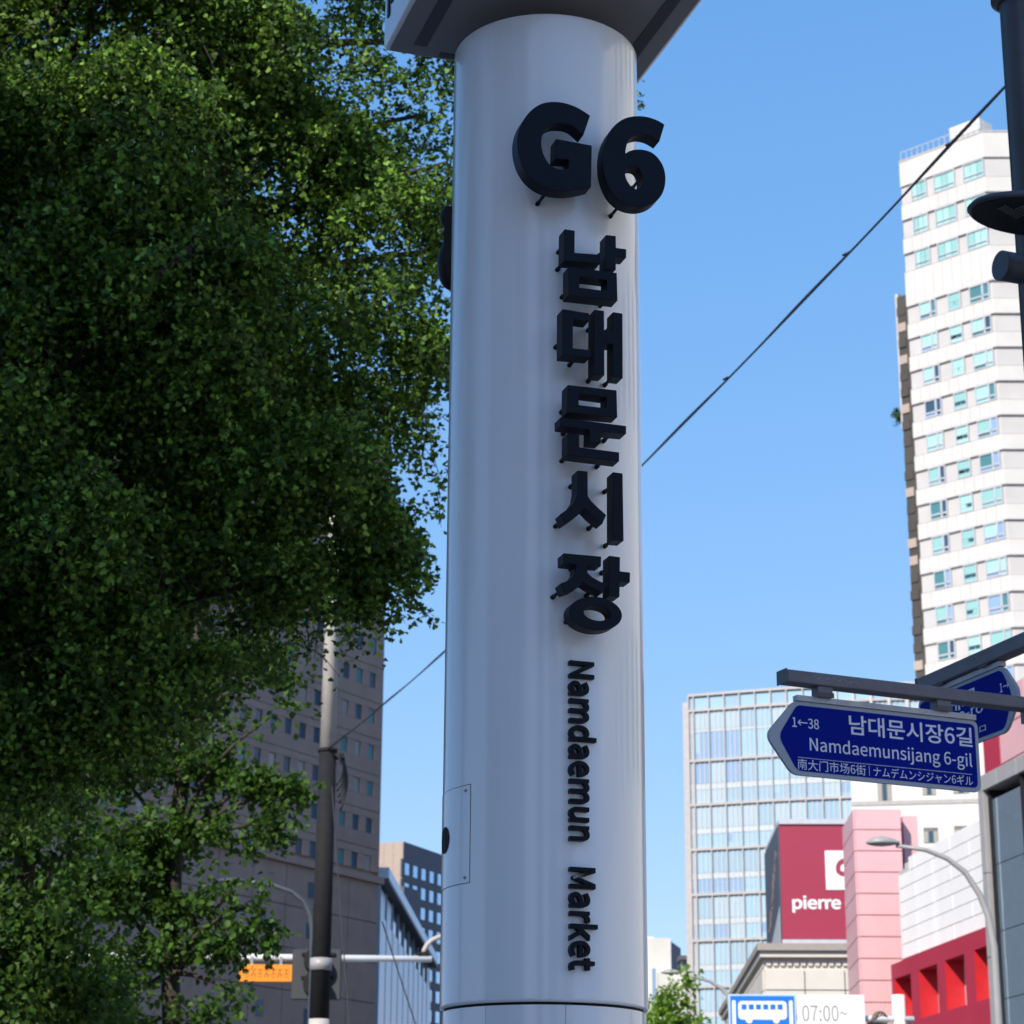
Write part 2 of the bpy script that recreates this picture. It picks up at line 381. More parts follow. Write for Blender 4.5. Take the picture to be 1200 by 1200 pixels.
letter([([(400,65),(533,80),(535,395),(580,460),(660,540),(770,637),(718,755),(640,697),(560,625),(492,552),(420,628),(340,690),(240,752),(187,622),(265,570),(335,505),(382,425),(400,320)], []),
        ([(853,88),(980,105),(993,970),(855,960)], [])],
       zz, 640, 545, [(455,150),(270,650),(690,690),(910,200),(920,900)], 'letter')
A = lambda cx, cy, rx, ry, n, sk: [(cx + rx*math.cos(2*math.pi*k/n), cy + ry*math.sin(2*math.pi*k/n) + sk*rx*math.cos(2*math.pi*k/n)) for k in range(n)]
letter([([(222,88),(705,132),(703,258),(530,242),(528,335),(590,395),(690,450),(770,482),(720,600),(620,550),(540,505),(472,458),(420,518),(340,565),(235,595),(185,475),(265,448),(330,405),(375,335),(387,238),(222,222)], []),
        ([(805,120),(947,140),(945,320),(1075,335),(1073,465),(943,455),(940,650),(800,635)], []),
        (A(635,860,337,214,40,0.08), [A(656,857,172,95,32,0.10)])],
       zz, 640, 640, [(460,180),(240,530),(660,520),(870,220),(400,860),(880,880)], 'letter')

# English words, read downwards, each glyph its own solid
def split_islands(me):
    bm = bmesh.new(); bm.from_mesh(me); bmesh.ops.remove_doubles(bm, verts=bm.verts, dist=1e-6); bm.verts.ensure_lookup_table()
    seen = set(); out = []
    for v in bm.verts:
        if v.index in seen: continue
        st = [v]; seen.add(v.index); isl = []
        while st:
            q = st.pop(); isl.append(q)
            for e in q.link_edges:
                o = e.other_vert(q)
                if o.index not in seen: seen.add(o.index); st.append(o)
        idx = {q.index: i for i, q in enumerate(isl)}
        fs = [[idx[u.index] for u in f.verts] for f in bm.faces if f.verts[0].index in idx]
        out.append(([q.co.copy() for q in isl], fs))
    bm.free(); return out
ER = PR + 0.018
def word(s, pa, pb, base_px, cap_px):
    n_lo, n_hi = bounds(text_mesh('N', 1.0)); capz = n_hi[1]-n_lo[1]
    me = text_mesh(s, 1.0, ext=0.05, offset=0.034*capz)
    lo, hi = bounds(me)
    (l0, za), (_, zb_) = onplane(base_px, pa, ER), onplane(base_px, pb, ER); l1 = onplane(cap_px, pa, ER)[0]
    ky = (l1-l0)/capz; kx = (za-zb_)/(hi[0]-lo[0])
    for vs_, fs in split_islands(me):
        out = []
        for c in vs_:
            l = l0 + c.y*ky; d = 0.0 if c.z > 0 else -0.02
            r = math.sqrt(PR*PR - min(l, 0.2)**2) + 0.019
            p = LN*(r + d) + LT*l + UPZ*(za - (c.x-lo[0])*kx); out.append(p)
        MB().add(out, fs).build('small_letter', M_navy, post)
word('Namdaemun', 773.5, 984.5, 669, 696)
word('Market', 1015.5, 1137, 669.5, 697.5)

# access panel on the left of the post with a round hole, screws
def cyl_patch(a0, a1, z0, z1, r0, r1, n=32, hole=None):
    mb = MB(); N = n+1
    pts = [a0 + (a1-a0)*i/n for i in range(N)]
    v = [(r*math.sin(a), -r*math.cos(a), z) for r in (r0, r1) for z in (z0, z1) for a in pts]
    f = []
    for i in range(n):
        f += [(i, i+1, N+i+1, N+i), (2*N+i, 3*N+i, 3*N+i+1, 2*N+i+1), (N+i, N+i+1, 3*N+i+1, 3*N+i), (i, 2*N+i, 2*N+i+1, i+1)]
    f += [(0, N, 3*N, 2*N), (n, 2*N+n, 3*N+n, N+n)]
    mb.add(v[2*N:], [(i, N+i, N+i+1, i+1) for i in range(n)], True)
    v = v[:2*N] + [(x*0.99995, y*0.99995, z) for x, y, z in v[2*N:]]
    return mb.add(v, f, False)
def post_ang(px, py):                                             # angle round the post, 0 facing the camera axis, of a pixel on its front
    d = ray(px, py); e = EYE - AX; a = d.x**2+d.y**2; b = e.x*d.x+e.y*d.y; c = e.x**2+e.y**2-PR**2
    disc = b*b - a*c; t = (-b - math.sqrt(max(disc, 0)))/a; p = e + d*t; return math.atan2(p.x, -p.y), p.z
aR, zT_ = post_ang(551.5, 919.5); _, zB_ = post_ang(549.5, 1034)
aL = aR - 1.25
cyl_patch(aL-0.006, aR+0.006, zB_-0.0018, zT_+0.0018, PR-0.004, PR+0.0006).build('panel_gap', M_black, shaft)
cyl_patch(aL, aR, zB_, zT_, PR-0.003, PR+0.001).build('access_panel', M_post, post)
ah, zh = post_ang(522, 985)
hole_c = Vector((math.sin(ah), -math.cos(ah), 0)); ht = Vector((math.cos(ah), math.sin(ah), 0))
mb = MB(); ring = []
for k in range(28):
    a = 2*math.pi*k/28; da = 0.036*math.cos(a)/PR; ring.append(((PR+0.0035)*math.sin(ah+da), -(PR+0.0035)*math.cos(ah+da), zh+0.036*math.sin(a)))
rin = [(x*0.9, y*0.9, z) for x, y, z in ring]
mb.add(ring+rin, [list(range(28))] + [(i, (i+1) % 28, 28+(i+1) % 28, 28+i) for i in range(28)])
mb.build('round_hole', mat('hole_black', (0.004, 0.004, 0.005), rough=0.9), post)
for (x, y) in ((546.3, 926.5), (545, 1028.5)):
    a, z = post_ang(x, y); c = Vector((math.sin(a), -math.cos(a), 0))
    MB().tube([c*(PR+0.001)+UPZ*z, c*(PR+0.005)+UPZ*z], [0.0045, 0.0035], 10).build('screw', M_zinc, post)
# dark rounded fixture bracketed to the far left of the post
spk = thing('loudspeaker', 'dark rounded loudspeaker pair peeking out behind the left edge of the white post', 'loudspeaker', (at(528, 300, PY+0.24).x - 0.02, PY+0.24, 0))
p1 = at(519, 255, PY+0.24); p2 = at(519, 310, PY+0.24)
def ball(c, r, sq=1.0, n=20):
    mb = MB(); v = []; f = []
    for i in range(13):
        th = math.pi*i/12
        for k in range(n): v.append((c[0]+r*math.sin(th)*math.cos(2*math.pi*k/n), c[1]+r*math.sin(th)*math.sin(2*math.pi*k/n), c[2]+r*sq*math.cos(th)))
    for i in range(12):
        for k in range(n): f.append((i*n+k, i*n+(k+1) % n, (i+1)*n+(k+1) % n, (i+1)*n+k))
    return mb.add(v, f, True)
ball((0.02, 0, p1.z), 0.038, 0.95).build('upper_shell', M_black, spk)
ball((0.02, 0, p2.z), 0.042, 2.0).build('lower_shell', M_black, spk)
MB().tube([(0.02, -0.03, p1.z-0.05), (-0.016, -0.03, p1.z-0.06)], 0.006, 8).build('bracket', M_zinc, spk)
MB().box(0.0, 0.1, -0.04, 0.02, p2.z-0.02, p1.z+0.02).build('mounting_plate', M_black, spk)

# ------------------------------------------------------------------ right-hand lamp pole with road-name signs
PP = at(1253, 830, 9.0); PO = Vector((PP.x, PP.y, 0))
lampp = thing('street_lamp', 'dark street lamp pole at the right edge with oval lamp head above road-name signs', 'street lamp', PO)
zc = at(1200, 6, 9.0).z
MB().tube([(0,0,0.13), (0,0,zc), (0,0,zc+1.4)], [0.092, 0.088, 0.084], 32).build('pole', M_pole, lampp)
MB().lathe([(0.1, zc+0.0), (0.125, zc+0.02), (0.125, zc+0.35), (0.1, zc+0.37)], 32).build('collar', M_pole, lampp)
MB().lathe([(0.2, 0.13), (0.2, 0.16), (0.13, 0.2), (0.12, 0.75), (0.09, 0.8)], 24).build('pole_base', M_pole, lampp)
# stub
s0 = at(1172, 311, 8.93); s1 = Vector((PO.x, PO.y, s0.z))
MB().tube([s0-PO, s1-PO], 0.066, 28).build('bracket_stub', M_pole, lampp)
# oval head
hc = at(1203, 247, 8.55) - PO
hb = MB(); prof = [(0.0, 0.055), (0.35, 0.05), (0.7, 0.03), (0.93, 0.008), (1.0, -0.012), (0.97, -0.022)]
n = 40; v = []; f = []
LX, LY = 0.255, 0.19; rot = R_(10)
def oval(k, s):
    a = 2*math.pi*k/n; x = LX*s*math.cos(a); y = LY*s*math.sin(a)*(1.0 + 0.12*math.cos(a)); return x*math.cos(rot)-y*math.sin(rot), x*math.sin(rot)+y*math.cos(rot)
tilt = -0.06
for s, z in prof:
    for k in range(n): x, y = oval(k, max(s, 0.001)); v.append((x, y, z + tilt*x))
for i in range(len(prof)-1):
    for k in range(n): f.append((i*n+k, i*n+(k+1) % n, (i+1)*n+(k+1) % n, (i+1)*n+k))
f.append([(len(prof)-1)*n+k for k in range(n)])
hb.add(v, f, True); hbo = hb.build('lamp_head', M_pole, lampp, loc=hc)
lp_ = MB(); lv = []
for zq_ in (-0.026, -0.0215):
    for k in range(n):
        x, y = oval(k, 0.93); lv.append((x, y, zq_ + tilt*x))
lp_.add(lv, [list(range(n))[::-1], list(range(n, 2*n))] + [(i, (i+1) % n, n+(i+1) % n, n+i) for i in range(n)]).build('lamp_underside', M_black, hbo)
for j in (0, 1):
    q = MB(); c0 = (-0.085 + 0.05*j, 0.018-0.05*j)
    for r_ in range(3):
        for c_ in range(7):
            x = c0[0] - 0.055 + c_*0.019; y = c0[1] - 0.018 + r_*0.016
            X, Y = x*math.cos(rot+.5)-y*math.sin(rot+.5), x*math.sin(rot+.5)+y*math.cos(rot+.5)
            q.box(X-0.005, X+0.005, Y-0.005, Y+0.005, -0.031+tilt*X, -0.025+tilt*X)
    q.build('led_panel', mat('led_lens', (0.10, 0.10, 0.095), rough=0.5), hbo)
MB().tube([(0.2, 0.02, -0.005), tuple(Vector((0.0, 0.02, 0.0)) - hc + Vector((0,0,hc.z)))], 0.04, 16).build('head_neck', M_pole, hbo)

def road_sign(label, az, poly_px, ins, arm_px, hang, lines, v, border=0.02, scuff=None, rule=None, vbar=None):
    F = Frame(PO.x, PO.y, az)
    st = thing('road_name_sign', label, 'road sign', PO, F.rz, 'road name signs on the lamp pole')
    # supporting arm
    (ax0, az0), (ax1, az1), h = F.uz(*arm_px[0], v), F.uz(*arm_px[1], v), arm_px[2]
    zz0 = (az0 + az1)/2
    arm = MB().box(ax0, -0.09, v-0.035, v+0.035, zz0-h, zz0).build('support_arm', M_arm, st)
    bmd = arm.modifiers.new('edge', 'BEVEL'); bmd.width = 0.006; bmd.segments = 2
    MB().box(ax0-0.006, ax0-0.0005, v-0.037, v+0.037, zz0-h-0.002, zz0+0.002).build('end_cap', M_pole, arm)
    MB().box(-0.2, -0.05, v-0.06, v+0.06, zz0-h-0.04, zz0+0.012).build('pole_clamp', M_arm, st)
    for bz in (0.02, 0.07): MB().tube([(-0.15, v-0.066, zz0-bz), (-0.15, v-0.058, zz0-bz)], 0.008, 10).build('bolt', M_zinc, st)
    pts = [F.uz(x, y, v) for x, y in poly_px]
    top = max(p[1] for p in pts)
    # plate: outline rounded
    def rounded(P, rad, n=5):
        out = []; N = len(P)
        for i in range(N):
            a, b, c = Vector(P[i-1]), Vector(P[i]), Vector(P[(i+1) % N]); r = rad[i] if isinstance(rad, (list, tuple)) else rad
            d1 = (a-b).normalized(); d2 = (c-b).normalized(); r = min(r, (a-b).length*0.45, (c-b).length*0.45)
            p, q = b + d1*r, b + d2*r
            for k in range(n+1):
                t = k/n; out.append(tuple(p*(1-t)**2 + b*2*t*(1-t) + q*t*t))
        return out
    rads = ins[1]
    edge = rounded(pts, rads)
    plate = MB(); N = len(edge)
    plate.add([(x, v-0.006, z) for x, z in edge] + [(x, v+0.008, z) for x, z in edge], [list(range(N)), list(range(N, 2*N))[::-1]] + [(i, (i+1) % N, N+(i+1) % N, N+i) for i in range(N)])
    pl = plate.build('sign_plate', M_sgrey, st)
    inn = rounded([F.uz(x, y, v) for x, y in ins[0]], [r*0.8 for r in rads]); N = len(inn)
    MB().add([(x, v-0.008, z) for x, z in inn] + [(x, v-0.005, z) for x, z in inn], [list(range(N)), list(range(N, 2*N))[::-1]] + [(i, (i+1) % N, N+(i+1) % N, N+i) for i in range(N)]).build('blue_face', M_sblue, st)
    tx = [p[0] for p in pts]
    # top rail and hangers
    r0, r1, rz_ = hang[0]
    MB().box(r0, r1, v-0.014, v+0.018, rz_, rz_+0.022).build('top_rail', M_zinc, st)
    for hx in hang[1]:
        MB().box(hx-0.032, hx+0.032, v-0.026, v+0.026, rz_+0.022, zz0-h-0.001).build('hanger', M_arm, st)
        MB().box(hx-0.036, hx+0.036, v-0.03, v-0.0265, rz_+0.02, rz_+0.04).build('hanger_clip', M_pole, st)
    for body, x0, x1, z0, z1, off in lines:
        me = text_mesh(body, 1.0, ext=0.0, offset=off)
        fit_text(me, x0, x1, z0, z1, v-0.0088, M_swhite, 'lettering', st)
    for (x0, x1, z0, z1) in (rule or []):
        MB().box(x0, x1, v-0.0095, v-0.0079, z0, z1).build('rule_line', M_swhite, st)
    return st, F, pts, zz0
# sign one
V1 = -0.0
F1 = Frame(PO.x, PO.y, 66.5)
def q1(x, y): return F1.uz(860 + x/3.529, 720 + y/3.529, V1)
tl = q1(245, 360); tr_ = q1(1003, 440); br = q1(1017, 738); bl = q1(240, 662); tip = q1(138, 487)
zt = (tl[1]+tr_[1])/2; zbm = (bl[1]+br[1])/2
def lin(body, x0, y0, x1, y1, off):                               # a line of print between two photo points of the sign, levelled
    a, b = q1(x0, y0), q1(x1, y1); return a, b
def level(body, lx, rx, ty_l, by_l, ty_r, by_r, off):
    a, b, c, d = q1(lx, ty_l), q1(lx, by_l), q1(rx, ty_r), q1(rx, by_r)
    return (body, a[0], c[0], (b[1]+d[1])/2, (a[1]+c[1])/2, off)
def px1(u, z):                                                     # inverse of F1.uz, to give road_sign its outline
    p = F1.o + F1.ux*u + F1.uy*V1 + Vector((0, 0, z)) - EYE; k = p.dot(FW)
    return (600 + FPX*p.dot(RT)/k, 600 - FPX*p.dot(UPV)/k)
xr = max(tr_[0], br[0])
out1 = [(tl[0], zt), (xr, zt), (xr, zbm), (bl[0], zbm), (tip[0]-0.01, (zt+zbm)/2)]
in1 = [(tl[0]+0.012, zt-0.016), (xr-0.016, zt-0.016), (xr-0.016, zbm+0.016), (bl[0]+0.02, zbm+0.016), (tip[0]+0.045, (zt+zbm)/2)]
L1 = [level('남대문시장6길', 470, 978, 418, 492, 470, 556, 0.004),
      level('Namdaemunsijang 6-gil', 308, 978, 512, 590, 572, 640, 0.002),
      level('1←38', 236, 346, 428, 468, 434, 476, 0.002),
      level('南大门市场6街', 258, 540, 600, 642, 622, 668, 0.0),
      level('ナムデムンシジャン6ギル', 572, 982, 632, 672, 668, 712, 0.0)]
ra, rb = q1(260, 592), q1(980, 664); vb, vt_ = q1(556, 668), q1(556, 622)
hx1 = [q1(365, 330)[0], q1(855, 385)[0]]
s1_, _, _, _ = road_sign('blue arrow-shaped road-name sign pointing left, nearest the viewer, with white lettering', 66.5,
    [px1(*p) for p in out1], ([px1(*p) for p in in1], [0.022, 0.03, 0.03, 0.03, 0.04]),
    ((917, 786), (1186, 817), 0.051), ((tl[0]+0.01, xr-0.01, zt+0.001), hx1), L1, V1,
    rule=[(ra[0], rb[0], (ra[1]+rb[1])/2-0.0008, (ra[1]+rb[1])/2+0.0008), (vb[0]-0.0008, vb[0]+0.0008, (ra[1]+rb[1])/2-0.045, (ra[1]+rb[1])/2-0.006)])
sc_ = MB(); za_ = F1.uz(975, 798, -0.035)
for k in range(26):
    x_ = za_[0] - 0.12 + k*0.0095 + random.uniform(-.004, .004); z_ = za_[1] + 0.006 - 0.010*abs(k-11)/26 + random.uniform(-.006, .006); w_ = random.uniform(.003, .011); h2 = random.uniform(.0015, .006)
    sc_.box(x_, x_+w_, -0.0357, -0.0351, z_, z_+h2)
sc_.build('paint_scuff', mat('worn_paint', (0.26, 0.26, 0.28), rough=0.8), s1_)
# sign two, along the other street
V2 = 0.0
F2 = Frame(PO.x, PO.y, 160.5)
def px2(u, z):
    p = F2.o + F2.ux*u + F2.uy*V2 + Vector((0, 0, z)) - EYE; k = p.dot(FW)
    return (600 + FPX*p.dot(RT)/k, 600 - FPX*p.dot(UPV)/k)
def q2(x, y): return F2.uz(1080 + x/7.5, 740 + y/7.5, V2)
t2r = q2(722, 305); b2r = q2(770, 880); tip2 = q2(858, 580); t2l = q2(235, 500); b2l = q2(480, 985)
z2t = (t2r[1]+t2l[1])/2; z2b = (b2r[1]+b2l[1])/2
x2l = q2(40, 650)[0]-0.06; x2r = t2r[0]
out2 = [(x2l, z2t), (x2r, z2t), (tip2[0]+0.02, (z2t+z2b)/2), (x2r, z2b), (x2l, z2b)]
in2 = [(x2l+0.016, z2t-0.016), (x2r-0.012, z2t-0.016), (tip2[0]-0.04, (z2t+z2b)/2), (x2r-0.012, z2b+0.016), (x2l+0.016, z2b+0.016)]
zk = z2t - z2b
E1, E2 = q2(470, 740)[0], q2(555, 690)[0]
L2 = [('퇴계로', E1-0.36, q2(495, 500)[0], z2t-0.135*zk/0.33, z2t-0.045*zk/0.33, 0.004),
      ('Toegye-ro', E1-0.46, E2, z2b+0.11, z2b+0.175, 0.002),
      ('退溪路 | トェゲロ', E1-0.45, q2(580, 860)[0], z2b+0.03, z2b+0.07, 0.0),
      ('1→', q2(705, 540)[0], q2(790, 540)[0], z2t-0.115, z2t-0.075, 0.002)]
hx2 = [q2(200, 440)[0], q2(585, 280)[0]]
road_sign('blue arrow-shaped road-name sign behind the nearer one, under the rising arm, mostly hidden', 160.5,
    [px2(*p) for p in out2], ([px2(*p) for p in in2], [0.03, 0.04, 0.06, 0.04, 0.03]),
    ((1081, 797), (1196, 745), 0.066), ((x2l+0.02, x2r-0.01, z2t+0.001), hx2), L2, V2)

# ------------------------------------------------------------------ overhead cable
def sag(a, b, s, n=40):
    a, b = Vector(a), Vector(b); return [a.lerp(b, i/n) - Vector((0, 0, 4*s*(i/n)*(1-i/n))) for i in range(n+1)]
UP_ = at(382, 880, 38.0)
c0 = UP_; c1 = at(1290, -20, 15.5)
# choose the sag so that the cable crosses the gap right of the post where it does in the photograph
pts = sag(c0, c1, 0.35, 60)
cab = thing('overhead_cable', 'black overhead cable rising from the concrete utility pole to the upper right', 'cable', c0)
MB().tube([p - c0 for p in pts], 0.0115, 6).build('main_cable', M_cable, cab)
tw = []
for i, p in enumerate(sag(c0, c1, 0.35, 240)): tw.append(p - c0 + Vector((0.0, 0, 0.014 + 0.010*math.sin(i*0.21))))
MB().tube(tw, 0.006, 5).build('messenger_wire', M_cable, cab)
for t in (0.48, 0.70, 0.82, 0.90):
    i = int(t*60); p = pts[i] - c0; MB().tube([p - Vector((0.03, -0.03, -0.02)), p + Vector((0.02, -0.02, 0.03))], 0.013, 6).build('cable_tie', M_cable, cab)

# ------------------------------------------------------------------ concrete utility pole
ub = Vector((at(377, 1100, 38.0).x, 38.0, 0))
up = thing('utility_pole', 'tall concrete utility pole with dark sleeve below its pale upper half', 'utility pole', ub)
zj = at(382, 881, 38).z; zt0 = at(390, 640, 38).z
MB().tube([(0,0,0), (0.0,0,at(0,1192,38).z)], [0.185, 0.17], 20).build('pole_foot', M_concrete, up)
MB().tube([(0,0,at(0,1192,38).z), (0,0,zj)], [0.165, 0.15], 20).build('sleeve', M_sleeve, up)
MB().tube([(0,0,zj), (0,0,zt0+1.5)], [0.142, 0.10], 20).build('concrete_shaft', M_concrete, up)
MB().lathe([(0.155, zj-0.02), (0.17, zj+0.0), (0.17, zj+0.04), (0.15, zj+0.05)], 20).build('sleeve_collar', M_sleeve, up)
zb2 = at(0, 1135, 38).z
MB().lathe([(0.185, zb2), (0.185, zb2+0.2)], 20).build('steel_band', M_greyframe, up)
cl = MB()
for k in range(5):
    q = [(0.17 + 0.10*math.sin(t*math.pi) + 0.02*k, -0.1+0.03*k, zj - 0.05 - t*(0.55+0.1*k)) for t in [i/10 for i in range(11)]]
    cl.tube(q, 0.018, 6)
cl.build('cable_loop', M_cable, up)
MB().box(0.13, 0.3, -0.1, 0.1, zj-0.12, zj-0.04).build('cable_bracket', M_black, up)
# drop wires beside it
for i, (a, b, lab) in enumerate((((388, 905), (412, 1230), 'thin dark drop wire hanging beside the utility pole towards the lower right'), ((448, 1080), (520, 1290), 'thin cable slanting down in front of the pale blue building edge'))):
    p, q = at(*a, 38.0), at(*b, 36.0 if i == 0 else 60.0); pw = sag(p, q, 0.1, 16)
    tag(MB().tube([x - p for x in pw], 0.012, 5).build('drop_wire', M_cable, None, loc=p), lab, 'wire', 'drop wires')

# lamp arm left of the utility pole
la = thing('arched_street_lamp', 'dark arched street lamp with its arm curving left from beside the utility pole', 'street lamp', (at(366, 1100, 40).x, 40, 0))
q = [(0, 0, 0)] + [(at(x, y, 40).x - la.location.x, 0, at(x, y, 40).z) for x, y in ((367, 1150), (367, 1090), (364, 1072), (356, 1056), (342, 1045), (322, 1038), (300, 1034), (285, 1034))]
MB().tube(q, [0.09, 0.07, 0.06, 0.055, 0.05, 0.045, 0.045, 0.04, 0.04], 10).build('arched_pole', M_pole, la)
hp = at(272, 1034, 40); ball((hp.x-la.location.x, 0, hp.z), 0.3, 0.25).build('lamp_head', M_pole, la)

# traffic mast arm
YM = 43.0
mastx = at(40, 1122, YM).x
mz = at(400, 1122, YM).z
ms = thing('traffic_signal_mast', 'white traffic signal mast arm crossing behind the utility pole', 'signal mast', (mastx, YM, 0))
MB().tube([(0,0,0), (0,0,mz+0.4)], [0.14, 0.11], 20).build('mast_pole', M_white, ms)
xe = at(506, 1124, YM).x - mastx
MB().tube([(0,0,mz), (xe,0,mz-0.02)], [0.075, 0.06], 16).build('mast_arm', M_white, ms)
cx = at(496, 1120, YM).x - mastx
MB().tube([(cx, 0, mz+0.05)] + [(cx + 0.42*(1-math.cos(t)), 0, mz+0.05+0.36*math.sin(t)) for t in (0.3, 0.6, 0.9, 1.2, 1.5)], 0.045, 8).build('gooseneck', M_concrete, ms)
MB().box(cx-0.1, cx+0.1, -0.07, 0.07, mz+0.055, mz+0.11).build('gooseneck_base', M_black, ms)
sig = MB(); a = at(343, 1112, YM-0.3); b = at(399, 1172, YM-0.3)
sx0, sx1, sz0, sz1 = a.x-mastx, b.x-mastx, b.z, a.z
so = MB().plate(sx0, sx1, sz0, sz1, -0.32, 0.06, 0.02).build('signal_backplate', mat('signal_grey', (0.032, 0.036, 0.043), rough=0.6), ms)
for zc_ in ((sz0*0.72+sz1*0.28), (sz0*0.26+sz1*0.74)):
    MB().tube([(((sx0+sx1)/2), -0.33, zc_), ((sx0+sx1)/2, -0.62, zc_+0.02)], [0.24, 0.22], 20).build('signal_hood', M_sleeve, so)
    MB().box(sx0+0.18, sx1-0.12, -0.36, -0.325, zc_+0.12, zc_+0.17).build('signal_bracket', M_sleeve, so)
og0 = at(281, 1130, YM-0.15); og1 = at(342, 1150.5, YM-0.15)
osn = thing('orange_sign', 'small orange sign board hanging from the white traffic mast arm', 'sign', ((og0.x+og1.x)/2, YM-0.15, 0))
ow = (og1.x-og0.x)/2
MB().plate(-ow, ow, og1.z, og0.z, 0, 0.04, 0.006).build('sign_board', M_orange, osn)
st_ = MB(); xs = -ow + 0.1; M_brown = mat('brown_print', (0.35, 0.09, 0.01), rough=0.6)
zc_ = (og0.z+og1.z)/2; h_ = (og0.z-og1.z)*0.36
for k in range(7):
    x = -ow + 0.10 + k*(2*ow-0.2)/6.4
    st_.box(x, x+0.085, -0.003, 0.0005, zc_+h_*0.45, zc_+h_*0.62).box(x+0.03, x+0.05, -0.003, 0.0005, zc_-h_*0.1, zc_+h_*0.45).box(x, x+0.085, -0.003, 0.0005, zc_-h_*0.26, zc_-h_*0.1)
    if k % 2: st_.box(x, x+0.02, -0.003, 0.0005, zc_-h_*0.75, zc_-h_*0.26).box(x+0.06, x+0.08, -0.003, 0.0005, zc_-h_*0.75, zc_-h_*0.26)
    else: st_.box(x+0.01, x+0.075, -0.003, 0.0005, zc_-h_*0.75, zc_-h_*0.6)
st_.build('print', M_brown, osn)
MB().box(-0.3, -0.25, 0.02, 0.05, og0.z, mz).box(0.25, 0.3, 0.02, 0.05, og0.z, mz).build('hanger', M_zinc, osn)

# ------------------------------------------------------------------ street lamps at the right, bus sign, white post
def arc_lamp(label, Y, base_px, path_px, head_px, hl, hz, r0, rtop):
    bx = at(*base_px, Y).x; t = thing('arched_street_lamp', label, 'street lamp', (bx, Y, 0), 0, 'grey arched street lamps at the right')
    q = [(0, 0, 0)] + [(at(x, y, Y).x - bx, 0, at(x, y, Y).z) for x, y in path_px]
    MB().tube(q, [r0 + (rtop-r0)*i/(len(q)-1) for i in range(len(q))], 12).build('arched_pole', M_greyframe, t)
    c = at(*head_px, Y); mb = MB(); n = 16; v = []; f = []
    prof = [(-1.0, .02), (-.85, .45), (-.5, .85), (0, 1), (.5, .75), (.85, .42), (1.0, .3)]
    for x, s in prof:
        for k in range(n):
            a = 2*math.pi*k/n; zz_ = math.sin(a)*hz*s; v.append((x*hl, math.cos(a)*hz*1.6*s, zz_ if zz_ > 0 else zz_*0.45))
    for i in range(len(prof)-1):
        for k in range(n): f.append((i*n+k, i*n+(k+1) % n, (i+1)*n+(k+1) % n, (i+1)*n+k))
    f += [[k for k in range(n)], [(len(prof)-1)*n+k for k in range(n)]]
    mb.add(v, f, True).build('lamp_head', M_greyframe, t, loc=(c.x-bx, 0, c.z))
    return t
arc_lamp('grey arched street lamp curving left over the pink column', 45, (1171, 1200), ((1170, 1195), (1165, 1110), (1158, 1073), (1148, 1048), (1131, 1022), (1110, 1006), (1085, 996), (1050, 991)), (1034, 988), 0.34, 0.14, 0.085, 0.04)
arc_lamp('smaller grey arched street lamp left of the bus lane sign', 62, (857, 1200), ((857, 1190), (853, 1167), (845, 1158), (832, 1150), (815, 1145), (797, 1143)), (787, 1140), 0.30, 0.10, 0.075, 0.03)

YB = 30.0
wp = thing('white_sign_post', 'white post with a cable coil on its crossbar beside the bus lane sign', 'post', (at(1053, 1180, YB).x, YB, 0))
zpt = at(1053, 1166, YB).z
MB().tube([(0,0,0), (0,0,zpt)], 0.085, 20).build('post', M_white, wp)
cz = at(1040, 1193, YB).z
MB().tube([(-1.6, -0.02, cz), (0.19, -0.02, cz-0.02)], 0.042, 12).build('crossbar', M_white, wp)
co = MB()
for k in range(5):
    x0 = at(1024 + 2*k, 1193, YB).x - wp.location.x
    co.tube([(x0 + 0.10*math.cos(t)*0.9, -0.02 + 0.06*math.sin(t), cz + 0.075*math.cos(t + 0.5*k)) for t in [i*math.pi/6 for i in range(13)]], 0.011, 6)
co.build('cable_coil', mat('coil_brown', (0.16, 0.13, 0.10), rough=0.7), wp)
FB = Frame(at(853.5, 1165, YB-0.1).x, YB-0.1, 92)
bs = thing('bus_lane_sign', 'blue bus lane sign with white bus symbol and white time panel', 'road sign', FB.o, FB.rz)
(u0, z0), (u1, _), (u2, _) = FB.uz(853.5, 1165), FB.uz(932.5, 1166.5), FB.uz(1013, 1168)
W = u1-u0; H = 1.02*W
bo = MB().plate(u0, u1, z0-H, z0, 0, 0.04, 0.004).build('blue_panel', mat('sign_pale_border', (0.42, 0.58, 0.82), rough=0.4), bs)
MB().plate(u0+0.022, u1-0.022, z0-H+0.022, z0-0.022, -0.003, 0.003, 0.001).build('blue_sheet', M_bblue, bo)
tp = MB().plate(u1+0.012, u2, z0-H, z0-0.004, 0.004, 0.036, 0.004).build('time_panel', M_white, bs)
me = text_mesh('07:00~', 1.0, offset=0.0); l0, l1 = FB.uz(940, 1178), FB.uz(993, 1197)
fit_text(me, l0[0], l1[0], l1[1], l0[1], 0.003, mat('grey_print', (0.20, 0.21, 0.22), rough=0.6), 'lettering', tp)
pic = MB(); bw0, bw1 = u0+W*0.14, u1-W*0.14; bt, bb = z0-W*0.10, z0-W*0.37
